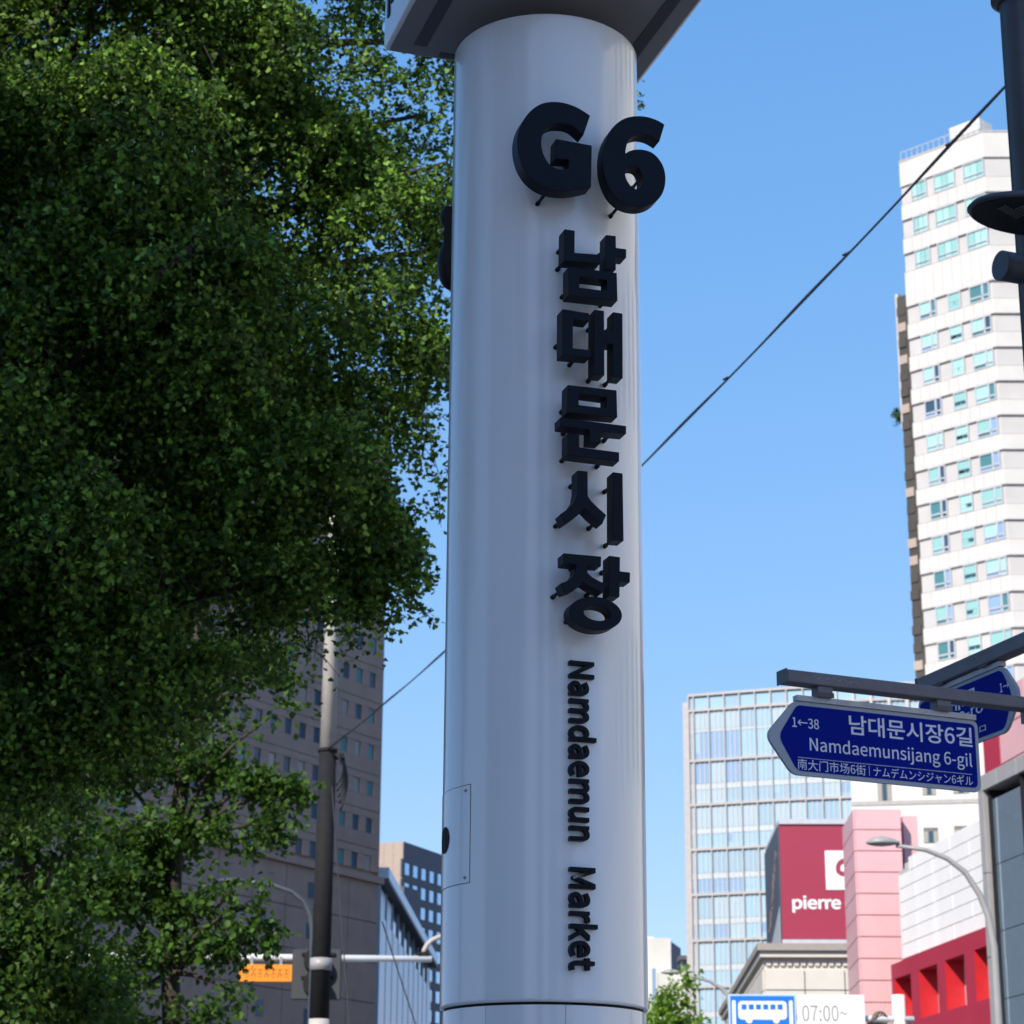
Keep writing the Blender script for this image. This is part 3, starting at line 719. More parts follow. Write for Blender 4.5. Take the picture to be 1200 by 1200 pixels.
def rrect(x0, x1, z0_, z1_, r, y, d=0.002, n=5):
    pts_ = []
    for cx_, cz_, s in ((x1-r, z1_-r, 0), (x0+r, z1_-r, 1), (x0+r, z0_+r, 2), (x1-r, z0_+r, 3)):
        for k in range(n+1):
            a = (s+k/n)*math.pi/2; pts_.append((cx_+r*math.cos(a), cz_+r*math.sin(a)))
    N = len(pts_)
    return [(x, y, z) for x, z in pts_] + [(x, y+d, z) for x, z in pts_], [list(range(N)), list(range(N, 2*N))[::-1]] + [(i, (i+1) % N, N+(i+1) % N, N+i) for i in range(N)]
pic.add(*rrect(bw0, bw1, bb, bt, 0.05, -0.006))
for x in (bw0+0.14, bw1-0.14):
    c = [(x+0.045*math.cos(2*math.pi*k/18), bb+0.045*math.sin(2*math.pi*k/18)-0.005) for k in range(18)]
    pic.add([(a, -0.0085, b) for a, b in c] + [(a, -0.0065, b) for a, b in c], [list(range(18)), list(range(18, 36))[::-1]] + [(i, (i+1) % 18, 18+(i+1) % 18, 18+i) for i in range(18)])
for x in (u0+W*0.05, u1-W*0.105): pic.add(*rrect(x, x+W*0.055, z0-H+W*0.05, z0-W*0.09, 0.02, -0.006))
pic.build('bus_symbol', M_white, bo)
wn = MB(); nwin = 6
for k in range(nwin):
    x = bw0+0.045+k*(bw1-bw0-0.09+0.02)/nwin; wn.add(*rrect(x, x+(bw1-bw0-0.09)/nwin-0.025, bt-W*0.125, bt-W*0.048, 0.008, -0.0078, 0.0016))
wn.build('bus_windows', M_bblue, bo)

# ------------------------------------------------------------------ dark granite tower (left)
F = frame_px(447, 900, 190, 31); DT = F
b = thing('granite_office_tower', 'dark grey stone office tower with rows of small windows at left', 'building', F.o, F.rz)
def win_fit():
    us = {}
    r = [F.uz(438, 756)[0], F.uz(422.5, 751)[0], F.uz(406.7, 745)[0], F.uz(359, 729)[0], F.uz(343, 723)[0]]
    return r
us = win_fit(); pitch = (us[0]-us[4])/6.0; u_r = us[0]
zr = [F.uz(438.5, y)[1] for y in (756, 793.5, 830, 875, 920.5, 966, 1013)]
zp = (zr[0]-zr[6])/6.0
u_edge = 0.0
ztop = F.uz(447, 520)[1]
zcorn = F.uz(447, 1037)[1]
wall_len = 62.0
MB().box(-wall_len, 0, 0.25, 40, 0, ztop).build('wall', M_stone, b)
ww_, wh_ = pitch*0.46, zp*0.40
glassy = [G_dark, G_dark, G_teal3, G_dark, glass('blind_behind_glass', (0.24, 0.25, 0.25), 0.15), G_teal3]
wmesh = MB().plate(-ww_/2, ww_/2, -wh_/2, wh_/2, 0.14, 0.08).mesh('pane', None)
wm = {}
for g in glassy:
    m2 = wmesh.copy(); m2.materials.clear(); m2.materials.append(g); wm[g] = m2
nr = int((ztop - zr[6])/zp) + 1; nc = 19
# cladding: piers between windows and spandrel courses, proud of the panes
pier = MB().plate(-(pitch-ww_)/2+0.01, (pitch-ww_)/2-0.01, -wh_/2, wh_/2, 0.0, 0.25, 0.01).mesh('pier', M_stone)
for r in range(nr):
    z = zr[6] + r*zp
    for c in range(nc):
        u = u_r - c*pitch
        if r % 1 == 0: place('pane', wm[random.choice(glassy)], b, (u, 0, z))
    for c in range(nc+1): place('pier', pier, b, (u_r + pitch/2 - c*pitch, 0, z)) if r < 14 else None
    zlo, zhi = z + wh_/2, z + zp - wh_/2
    MB().plate(-wall_len, -0.001, zlo+0.01, zlo+(zhi-zlo)*0.35-0.02, 0.0, 0.25, 0.02).build('stone_course', M_stone, b)
    MB().plate(-wall_len, -0.001, zlo+(zhi-zlo)*0.35+0.02, zhi-0.01, 0.0, 0.25, 0.02).build('stone_course', M_stone, b)
MB().box(u_r + pitch*0.5 + (pitch-ww_)/2, -0.001, 0.0, 0.26, zr[6]-zp*0.3, ztop).build('corner_pier', M_stone, b)
MB().box(-wall_len, 0.35, -0.35, 40, zcorn, zcorn+0.55).build('cornice', M_stone, b)
zlow = zcorn - 0.02
for k in range(6):
    z1 = zlow - k*zp*1.05; z0 = z1 - zp*1.05 + 0.06
    for c in range(14):
        x1 = -0.002 - c*pitch*2.2; x0 = x1 - pitch*2.2 + 0.07
        MB().plate(x0, x1, max(z0, 0.02), z1, 0.02, 0.23, 0.02).build('stone_panel', M_stone, b) if z1 > 0.5 else None
for (x, y) in ((365, 1043.5), (363, 1091), (307, 1079), (304, 1181), (360, 1192)):
    u, z = F.uz(x, y); place('pane', wm[G_dark], b, (u, -0.16, z))

# ------------------------------------------------------------------ beige and dark office block behind it
F = frame_px(473, 990, 330, 24)
b = thing('office_block', 'distant office block with beige end wall and dark glazed side', 'building', F.o, F.rz)
zt_ = F.uz(473, 986)[1]
uw = [F.uz(x, 1028)[0] for x in (477.5, 487.5, 497, 506.6)]; pw = (uw[3]-uw[0])/3
zz1 = [F.uz(506.6, y)[1] for y in (1028, 1191)]; zp_ = (zz1[0]-zz1[1])/7
MB().box(0, 45, 0.25, 14, 0, zt_).build('wall', M_darkwall, b)
Fl = Frame(F.o.x, F.o.y, 114)
lw = 14.0
MB().box(-0.06, 0.0, 0.0, lw, 0, zt_-0.01).build('end_wall', M_beige, b)
for k in range(9):
    MB().box(-0.12, -0.065, 0.1 + k*1.55, 1.55 + k*1.55, zt_-4*2.3, zt_-0.1).build('tile_panel', M_beige, b)
pm = MB().plate(-pw*0.3, pw*0.3, -zp_*0.29, zp_*0.29, 0.1, 0.06).mesh('pane', G_sky)
pm2 = MB().plate(-pw*0.19, pw*0.19, -zp_*0.45, zp_*0.45, 0.0, 0.25, 0.03).mesh('pier', M_darkwall)
sp = MB().plate(-0.0, 44, -zp_*0.20, zp_*0.20, 0.02, 0.23, 0.03).mesh('spandrel', M_darkwall)
for r in range(15):
    z = zz1[0] - r*zp_
    if z < 1: break
    for c in range(12): place('pane', pm, b, (uw[0] + c*pw, 0, z))
    place('spandrel', sp, b, (0, 0, z - zp_/2))
for r in range(13):
    for c in range(12): place('pier', pm2, b, (uw[0] + (c-0.5)*pw, 0, zz1[0] - r*zp_))
MB().box(0, 44.9, 0.01, 0.25, zz1[0] + zp_*0.3, zt_).build('parapet', M_darkwall, b)
MB().plate(uw[0]-pw*0.8, uw[0]+pw*1.2, F.uz(487, 1120)[1], F.uz(487, 1044)[1], -0.6, 0.55, 0.03).build('service_riser', M_darkwall, b)

# ------------------------------------------------------------------ pale blue sided building with deep eave
F = frame_px(446, 1040, 198, 2)
b = thing('pale_blue_hall', 'pale blue glass-sided building with a deep grey eave between tower and post', 'building', F.o, F.rz)
ze = F.uz(446, 1034)[1]; L = F.uz(474, 1110)[0] if F.uz(474, 1110)[0] > 0 else 30
L = 66.0
MB().box(0, L, 0.3, 6, 0, ze).build('wall', M_darkwall, b)
for k in range(10):
    u0_, u1_ = k*L/10+0.06, (k+1)*L/10-0.06
    MB().plate(u0_, u1_, 0.3, ze-2.6, 0.0, 0.28, 0.02).build('facade_panel', G_shed, b)
    MB().plate(u0_, u1_, ze-2.5, ze-0.25, 0.12, 0.16).build('clerestory_pane', G_black if k > 1 else G_shed, b)
    MB().box(k*L/10-0.05, k*L/10+0.05, -0.05, 0.28, 0, ze).build('mullion', mat('blue_grey_mullion', (0.26, 0.38, 0.50), rough=0.4), b)
MB().box(-0.3, L+0.6, -0.75, 6.3, ze+0.0, ze+0.35).build('eave', M_darkwall, b)
MB().box(-0.3, L+0.6, -0.75, 6.3, ze+0.352, ze+1.3).build('fascia', mat('pale_fascia', (0.50, 0.60, 0.72), rough=0.3), b)

# ------------------------------------------------------------------ small white building right of the post
F = frame_px(786, 1110, 230, 60)
b = thing('small_white_building', 'small white stepped building low beside the right edge of the post', 'building', F.o, F.rz)
px_ = 2630/230.0
def bx(x0p, x1p, y0p, y1p, d0, d1, m, name):
    (a0, t0), (a1, t1) = F2_.uz(x0p, y0p, d0), F2_.uz(x1p, y1p, d0); MB().box(a0, a1, d0, d1, t1 if t1 > 0 else 0, t0).build(name, m, b2)
F2_ = frame_px(786, 1110, 230, 90)
b.rotation_euler.z = F2_.rz; b.location = F2_.o; b2 = b
(a0, t0), (a1, _) = F2_.uz(750, 1099), F2_.uz(786, 1099); MB().box(a0, a1, 0, 10, 0, t0).build('upper_block', M_ww, b)
(a2, _) = F2_.uz(803, 1108); tq = F2_.uz(794, 1103)[1]
MB().prism([(a1, 0.02), (a2, 6.0), (a2, 10), (a1, 10)], 0, tq).build('side_wing', M_darkwall, b)
(a3, t3), (a4, _) = F2_.uz(770, 1141), F2_.uz(799, 1141); MB().box(a3, a4, -1.5, -0.02, 0, t3).build('lower_block', M_ww, b)
(a5, t5), (a6, _) = F2_.uz(797, 1129), F2_.uz(807, 1129); MB().box(a5, a6, -2.5, -1.55, 0, t5).build('stair_block', M_ww, b)
(a7, t7), (a8, t8) = F2_.uz(793, 1124), F2_.uz(813, 1129); MB().box(a7, a8, -3.2, -0.1, t8, t7).build('flat_roof', M_darkwall, b)
(a9, t9), (a10, _) = F2_.uz(763, 1137), F2_.uz(767.5, 1137); MB().plate(a9, a10, 0, t9, -1.6, 0.08).build('window_strip', G_mid, b)
for k in range(4):
    (c0_, d0_), (c1_, d1_) = F2_.uz(802, 1140 + 16*k), F2_.uz(812, 1152 + 16*k); MB().plate(c0_, c1_, d1_, d0_, -2.62, 0.06).build('pane', G_mid if k % 2 else G_dark, b)
(c0_, d0_), (c1_, _) = F2_.uz(801, 1131), F2_.uz(813, 1131); MB().box(c0_, c1_, -2.55, -1.56, 0, d0_).build('glazed_wing', M_darkwall, b)
(c0_, d0_), (c1_, d1_) = F2_.uz(755, 1092.5), F2_.uz(775, 1100); MB().tube([((c0_+c1_)/2, 4, d1_), ((c0_+c1_)/2, 4, d0_)], [(c1_-c0_)/2, (c1_-c0_)/4], 16).build('roof_dome', M_white, b)

# ------------------------------------------------------------------ curved glass tower
F = frame_px(808, 900, 193, 111)
b = thing('curved_glass_tower', 'curved glass curtain-wall office tower with pale blue panes', 'building', F.o, F.rz)
# facade polyline in local xy: straight, then bending back towards the frontal direction
cw = F.uz(848, 850)[0]/2.28
hd_ = 0.0; P = [(0.0, 0.0)]; dirs = []
for k in range(24):
    if k > 4: hd_ += R_(1.35) if k < 20 else 0
    wk = cw * (0.33 if k == 0 else 1.0) * (1.0 + 0.012*max(0, k-5))
    dirs.append(hd_); P.append((P[-1][0] + wk*math.cos(hd_), P[-1][1] + wk*math.sin(hd_)))
zrow = [F.uz(812, y)[1] for y in (815, 833, 892, 942.5, 994, 1048, 1102, 1157)]
fh = (zrow[2]-zrow[7])/5.0
zz_ = [zrow[0], zrow[1], zrow[2]] + [zrow[2]-fh*i for i in range(1, 12)]
zz_ = [z for z in zz_ if z > 0.5] + [0.0]
ztp = zz_[0]
foot = [(x, y+0.35) for x, y in P] + [(P[-1][0], 30), (0, 30)]
MB().prism(foot, 0, ztp-0.05).build('core', mat('tower_core', (0.25, 0.28, 0.32), rough=0.6), b)
pal = [G_pale, G_pale2, G_pale, G_mid2, G_pale2, G_pale]
def seg_plate(k, fa, fb, z0_, z1_, y, d, name, m):
    (xa, ya), (xb, yb) = P[k], P[k+1]; h = dirs[k]; wk = math.hypot(xb-xa, yb-ya)
    o = MB().plate(wk*fa, wk*fb, z0_, z1_, y, d).build(name, m, b, loc=(xa, ya, 0), rz=h); return o
NSEEN = 17
for r in range(len(zz_)-1):
    zh_, zl_ = zz_[r], zz_[r+1]; H_ = zh_ - zl_
    for k in range(24):
        if k > NSEEN and r > 8: continue
        fa, fb = (0.04, 0.96)
        if r == 0: seg_plate(k, fa, fb, zl_+0.15, zh_-0.2, 0.12, 0.12, 'pane', G_mid2 if (k*7) % 3 else G_pale); continue
        bandlow = (r % 2 == 1)
        rr_ = random.random()
        # upper glazing, pale spandrel strip, lower glazing; the lower one darker
        a_, c_ = (0.52, 0.66) if r != 1 else (0.38, 0.44)
        up_m = random.choice(pal) if rr_ > 0.3 else G_pale2
        dark_first = (r in (2, 4) and k < 6)
        lo_m = (G_mid if k < 4 and r in (1, 2, 4, 5) else G_mid2) if random.random() < (0.85 if k < 7 else 0.4) else random.choice(pal)
        if r in (2,): up_m, lo_m = lo_m, random.choice(pal[:3])
        zt1, zt2 = zh_ - H_*a_, zh_ - H_*(1-c_)*0 - H_*c_
        if k <= NSEEN: seg_plate(k, fa, fb, zt1, zh_-0.16, 0.12, 0.12, 'pane', up_m); seg_plate(k, fa, fb, zl_+0.12, zt2, 0.12, 0.12, 'pane', lo_m)
        else: seg_plate(k, fa, fb, zl_+0.12, zh_-0.16, 0.12, 0.12, 'pane', up_m)
        seg_plate(k, 0.02, 0.98, zt2+0.03, zt1-0.03, 0.10, 0.14, 'spandrel', mat('pale_spandrel', (0.46, 0.51, 0.55), rough=0.35))
        if k <= NSEEN and up_m is not lo_m and (k*5+r*3) % 4 == 0:
            s_ = random.choice((0.25, 0.4, 0.6)); seg_plate(k, fa+0.03, fa+0.03+s_, zl_+0.12+H_*0.12, zt2-H_*0.02, 0.105, 0.012, 'blind', random.choice((G_mid, G_pale2, G_mid2)))
bars = MB()
for k in range(NSEEN+1):
    (xa, ya) = P[k]; h_ = dirs[k]; wk = math.hypot(P[k+1][0]-xa, P[k+1][1]-ya)
    for fb in (0.36, 0.66):
        cx_, cy_ = xa+wk*fb*math.cos(h_)+0.06*-math.sin(h_)*-1*-1, ya+wk*fb*math.sin(h_)+0.06*math.cos(h_)
        ex, ey, nx, ny = math.cos(h_)*0.035, math.sin(h_)*0.035, math.sin(h_)*0.02, -math.cos(h_)*0.02
        q_ = [(cx_-ex+nx, cy_-ey+ny), (cx_+ex+nx, cy_+ey+ny), (cx_+ex-nx, cy_+ey-ny), (cx_-ex-nx, cy_-ey-ny)]
        bars.add([(x, y, z) for z in (1.0, zz_[1]) for x, y in q_], [(3,2,1,0),(4,5,6,7),(0,1,5,4),(1,2,6,5),(2,3,7,6),(3,0,4,7)])
bars.build('glazing_bars', mat('pale_glazing_bar', (0.52, 0.54, 0.56), rough=0.5), b)['kind'] = 'stuff'
for k in range(24):
    (xa, ya) = P[k]; wfin = 0.055 + 0.02*max(0, k-9)
    MB().box(-wfin, wfin, -0.12 - 0.02*max(0, k-9), 0.3, 0, ztp).build('mullion', M_mull if k < 10 else M_wg, b, loc=(xa, ya, 0), rz=dirs[k])
for z in zz_[:-1]:
    mb = MB()
    for k in range(24):
        (xa, ya), (xb, yb) = P[k], P[k+1]
        n_ = Vector((math.sin(dirs[k]), -math.cos(dirs[k])))
        mb.add([(xa+n_.x*.09, ya+n_.y*.09, z-0.11), (xb+n_.x*.09, yb+n_.y*.09, z-0.11), (xb-n_.x*.3, yb-n_.y*.3, z-0.11), (xa-n_.x*.3, ya-n_.y*.3, z-0.11),
                (xa+n_.x*.09, ya+n_.y*.09, z+0.11), (xb+n_.x*.09, yb+n_.y*.09, z+0.11), (xb-n_.x*.3, yb-n_.y*.3, z+0.11), (xa-n_.x*.3, ya-n_.y*.3, z+0.11)],
               [(3,2,1,0),(4,5,6,7),(0,1,5,4),(1,2,6,5),(2,3,7,6),(3,0,4,7)])
    mb.build('transom', M_mull, b)
MB().box(-0.5, -0.02, -0.1, 6, 0, ztp-0.6).build('corner_fin', M_mull, b)
MB().prism([(x, y) for x, y in rr(7, 22, 8, 20, 1)], ztp-0.05, ztp+1.2).build('roof_plant', M_ww, b)

# ------------------------------------------------------------------ white residential tower (right)
F = frame_px(1070, 500, 200, 134)
b = thing('white_high_rise', 'tall white high-rise with teal blinds in its windows at right', 'building', F.o, F.rz)
u_l = 0.0
ua = [F.uz(x, y)[0] for x, y in ((1081.5, 430), (1101, 425), (1115, 420), (1130, 415), (1140, 408), (1163.5, 400))]
uch = F.uz(1167, 400)[0]
zfl = [F.uz(1079, y)[1] for y in (382.5, 688)]                     # bottom edge of the windows, two rows eight apart
pz = None
zA = F.uz(1080, 365)[1]; zB = F.uz(1096, 681)[1]; pz = (zA - zB)/8.0
ztop = F.uz(1058, 190)[1]
chd = R_(43); cl_ = 4.2
C1 = (uch + cl_*math.cos(chd), cl_*math.sin(chd)); C2 = (C1[0] + 14*math.cos(R_(88)), C1[1] + 14*math.sin(R_(88)))
def fp(o):                                                        # footprint offset outward by o
    return [(-o*0.0, -o), (uch + o*0.4, -o), (C1[0] + o, C1[1] - o*0.5), (C2[0] + o, C2[1]), (C2[0] + o, 26), (0, 26)]
zwin_h = pz*0.58
rows = []
z = zA
MB().prism(fp(-0.12), 0, ztop-1.0).build('wall', M_wg, b)
rowz = [zA + pz*0.0 - pz*i for i in range(-0, 20)]
rowz = [z for z in rowz if z - zwin_h > 2]
z4 = [F.uz(1062, y)[1] for y in (262-25, 262+12, 262+50)]
# three upper storeys with wide windows above a blank band
topf = [F.uz(1072, y)[1] for y in (225, 265, 305)]
M_twr = mat('tower_stone_band', (0.555, 0.54, 0.515), rough=0.7, var=0.08, scale=0.3)
def band(z0_, z1_):
    jm = MB()
    for k in range(1, 9): jm.box(uch*k/9-0.03, uch*k/9+0.03, -0.0645, -0.05, z0_+0.01, z1_-0.01)
    jm.build('panel_joints', M_joint, b)['kind'] = 'stuff'
    MB().prism(fp(0.06), z0_, z1_).build('spandrel_band', M_twr, b)
    MB().prism(fp(0.08), z0_-0.09, z0_-0.001).build('band_drip', M_joint, b)
    MB().prism(fp(0.07), z1_+0.001, z1_+0.07).build('band_cap', M_joint, b)
tal = [G_teal, G_teal2, G_teal2, G_teal, G_dark, G_teal3, G_mid]
def window(u0_, u1_, z0_, z1_, kind):
    wf = MB()
    t = 0.10
    wf.box(u0_, u1_, -0.1, 0.1, z0_, z0_+t).box(u0_, u1_, -0.1, 0.1, z1_-t, z1_).box(u0_, u0_+t, -0.1, 0.1, z0_+t, z1_-t).box(u1_-t, u1_, -0.1, 0.1, z0_+t, z1_-t)
    zm = z0_ + (z1_-z0_)*0.27; cells = []
    g = random.choice(tal)
    if kind == 'pair':
        um = u0_ + (u1_-u0_)*0.66
        wf.box(u0_+t, u1_-t, -0.09, 0.09, zm-0.08, zm+0.08).box(um-0.1, um+0.1, -0.09, 0.09, z0_+t, z1_-t)
        g2 = g if random.random() < 0.3 else random.choice([G_dark, G_teal3, G_mid])
        cells = [(u0_+t, um-0.1, zm+0.08, z1_-t, g), (um+0.1, u1_-t, zm+0.08, z1_-t, g2), (u0_+t, um-0.1, z0_+t, zm-0.08, random.choice([g, G_teal3, G_mid])), (um+0.1, u1_-t, z0_+t, zm-0.08, g2)]
    elif kind == 'small':
        g = random.choice([G_teal2, G_teal2, G_teal]); um = (u0_+u1_)/2
        zm2 = zm + 0.35
        cells = [(u0_+t, u1_-t, zm2, z1_-t, g), (u0_+t, u1_-t, z0_+t, zm-0.02, g), (u0_+t, um-0.05, zm, zm2-0.03, random.choice([G_dark, G_black, g])), (um+0.05, u1_-t, zm, zm2-0.03, random.choice([G_dark, g, G_dark]))]
    else:
        n_ = 3; g = random.choice([G_teal2, G_teal]); 
        wf.box(u0_+t, u1_-t, -0.09, 0.09, zm-0.06, zm+0.06)
        for i in range(n_):
            a_, c_ = u0_+t + (u1_-u0_-2*t)*i/n_, u0_+t + (u1_-u0_-2*t)*(i+1)/n_
            g = random.choice([G_teal2, G_teal2, G_teal]); cells += [(a_+0.02, c_-0.02, zm+0.06, z1_-t, g), (a_+0.02, c_-0.02, z0_+t, zm-0.06, g)]
    fo = wf.build('window', M_frame, b)
    for x0_, x1_, za_, zb__, gm in cells: MB().plate(x0_, x1_, za_, zb__, 0.0, 0.04).build('pane', gm, fo)
z_prev_top = None
for i, z in enumerate(rowz):                                      # z = centre of the window row
    z1_, z0_ = z + zwin_h/2, z - zwin_h/2
    if i < 14:
        window(ua[0], ua[1], z0_+0.1, z1_-0.1, 'pair'); window(ua[2], ua[3], z0_+0.1, z1_-0.1, 'small'); window(ua[4], ua[5], z0_+0.1, z1_-0.1, 'pair')
    band(z0_ - (pz - zwin_h), z0_)
pt = (topf[0]-topf[2])/2
for i, z in enumerate(topf):
    h = pt*0.58
    window(F.uz(1069, 238)[0], F.uz(1086.5, 230)[0], z-h/2+0.1, z+h/2-0.1, 'wide'); window(F.uz(1094.5, 220)[0], F.uz(1119, 210)[0], z-h/2+0.1, z+h/2-0.1, 'wide')
    window(F.uz(1128, 190)[0], F.uz(1152, 180)[0], z-h/2+0.1, z+h/2-0.1, 'wide')
    if i < 2: band(z-h/2-(pt-h), z-h/2)
band(zA+zwin_h/2, topf[2]-pt*0.29)
MB().prism(fp(0.06), topf[0]+pt*0.29, ztop).build('parapet', M_twr, b)
MB().prism(fp(0.10), ztop+0.001, ztop+0.2).build('parapet_cap', M_joint, b)
rp = F.uz(1108, 165)[0]; MB().box(rp, rp+3.4, 0.8, 3.0, ztop, ztop+2.2).build('lift_housing', M_ww, b)
rq = F.uz(1172, 140)[0]; MB().box(uch-2.2, uch-1.3, 1.0, 1.9, ztop, ztop+2.2).build('roof_vent', M_ww, b)
rl = MB()
for k in range(16):
    x = k*uch/15; rl.box(x-0.03, x+0.03, 0.3, 0.36, ztop+0.2, ztop+1.3)
rl.box(0, uch, 0.3, 0.36, ztop+1.25, ztop+1.32).build('roof_railing', M_frame, b)
# darker balcony wing behind the left corner
zw = F.uz(1056, 345)[1]
Mbal = mat('balcony_dark', (0.055, 0.05, 0.045), rough=0.8, var=0.25, scale=0.3)
MB().box(-1.35, -0.02, 0.35, 14, 0, zw).build('rear_wing', Mbal, b)
MB().box(-1.7, -1.37, 0.6, 10, zw-pz*4.0, zw+0.5).build('rear_wing_end', M_wg, b)
for i in range(24):
    z = zw - 2 - i*pz*0.5*1.0
    if z < 3: break
    m_ = M_beige if random.random() < 0.13 else Mbal
    MB().box(-1.3-0.12*random.random(), -0.45, 0.2+0.1*random.random(), 0.349, z, z+pz*0.26).build('balcony', m_, b)
# podium: low white wing with few windows
FP = frame_px(1010, 930, 150, 100)
b = thing('white_low_block', 'plain white low block with small dark windows behind the pink column', 'building', FP.o, FP.rz)
p0 = FP.uz(998, 930)[0]; ptop = FP.uz(1060, 850)[1]; pr = FP.uz(1260, 930)[0]
MB().box(p0, pr, 0.2, 20, 0, ptop).build('wall', M_ww, b)
zl1 = FP.uz(1060, 943)[1]; zl2 = FP.uz(1060, 938)[1]
MB().box(p0-0.02, pr, -0.05, 0.21, zl1, zl2).build('ledge', M_joint, b)
MB().box(p0-0.01, pr, 0.0, 0.2, zl2+0.002, ptop-0.01).build('upper_cladding', M_ww, b)
MB().box(p0-0.01, pr, 0.0, 0.2, 0.01, zl1-0.002).build('lower_cladding', M_ww, b)
for (x0_, y0_, x1_, y1_) in ((1027.5, 905, 1045.5, 939), (1080, 905, 1097, 932), (1116, 905, 1136, 930), (1082, 970, 1100, 988), (1118, 968, 1136, 986), (1154, 966, 1172, 984)):
    (a0, t0), (a1, t1) = FP.uz(x0_, y0_), FP.uz(x1_, y1_)
    wo = MB().box(a0, a1, -0.012, 0.0, t1, t0).build('window', mat('window_reveal', (0.16, 0.15, 0.14), rough=0.8), b)
    for k in range(3):
        ww0 = a0 + (a1-a0)*k/3; MB().plate(ww0+0.03, ww0+(a1-a0)/3-0.03, t1+0.05, t0-0.25, -0.03, 0.016).build('pane', G_dark if k % 2 else mat('curtain_grey', (0.32, 0.30, 0.27), rough=0.7), wo)

# ------------------------------------------------------------------ pink column, white panel wall, red colonnade (one shop building)
FW_ = frame_px(1056, 1100, 95, 172.5)
b = thing('pink_and_white_shop_building', 'shop building with pink panel column, white panelled wall and red arcade', 'building', FW_.o, FW_.rz)
F = FW_
# white wall in local x (towards the viewer) and z
zlo = F.uz(1056.5, 1126)[1]; zlo2 = F.uz(1161, 1083)[1]; zl = (zlo+zlo2)/2
u_s = F.uz(1064, 1005)[0]; z_s = F.uz(1064, 1005)[1]; z_s0 = F.uz(1056.5, 1027)[1]; z_e = F.uz(1152, 957)[1]; zt_w = (z_s+z_e)/2
UE = 46.0
MB().box(0.0, UE, 0.3, 16, 0, zt_w-0.05).build('wall_core', M_wg, b)
ph = (zt_w - zl)/7.0
hts = [zl + ph*i for i in range(8)]
vj = [0, 1.6] ; 
edges_u = [0.0]
while edges_u[-1] < UE: edges_u.append(edges_u[-1] + 4.6)
for i in range(7):
    off = 0 if i % 2 else -2.3
    for k in range(len(edges_u)-1):
        a_, c_ = edges_u[k] + off, edges_u[k+1] + off; a_ = max(a_, u_s if i >= 6 else 0.0); 
        if c_ - a_ < 0.4: continue
        MB().plate(a_+0.025, min(c_, UE)-0.025, hts[i]+0.012, hts[i+1]-0.012, 0.0, 0.28, 0.01).build('white_panel', mat('white_wall_panel', (0.80, 0.785, 0.755), rough=0.6, var=0.06, scale=0.7, streak=True), b)
MB().plate(0.0, u_s-0.2, hts[6], hts[6]+0.2, 0.05, 0.24).build('step_cap', M_wg, b)
# pink column, its front faces the viewer
FC = frame_px(1003, 1000, 97.5, 90)
pc = F.local(at(1003, 1000, 97.5)); pcr = F.local(at(1057.5, 1000, 97.5)); pcl = F.local(at(989, 985, 102.3))
cb = Vector((pc.x, pc.y)); cr = Vector((pcr.x, pcr.y)); cl2 = Vector((pcl.x, pcl.y))
ztc = at(1030, 948, 97.5).z
dn = ztc/ round(ztc/ (23.6*97.5/2630/0.965)); npan = round(ztc/dn)
def panel_on(p, q, z0_, z1_, m, name, inset=0.02, d=0.06):
    v_ = (q-p); Lp = v_.length; ang = math.atan2(v_.y, v_.x)
    MB().plate(inset, Lp-inset, z0_+inset, z1_-inset, -d, d-0.005, 0.01).build(name, m, b, loc=(p.x, p.y, 0), rz=ang)
back1 = cr + (cl2-cb); 
MB().prism([tuple(x) for x in (cb, cr, back1, cl2)], 0, ztc-0.02).build('column_core', mat('pink_joint', (0.50, 0.25, 0.28), rough=0.8), b)
for i in range(npan):
    panel_on(cb, cr, i*dn, (i+1)*dn, M_pink, 'pink_panel'); panel_on(cl2, cb, i*dn, (i+1)*dn, M_pink, 'pink_panel')
pk2 = F.local(at(1058, 960, 98.5)); pk3 = F.local(at(1075, 960, 98.5))
MB().box(0, (pk3-pk2).length, 0, 0.8, ztc-6, ztc-0.12).build('side_panel', M_pink, b, loc=(pk2.x, pk2.y, 0), rz=math.atan2(pk3.y-pk2.y, pk3.x-pk2.x))
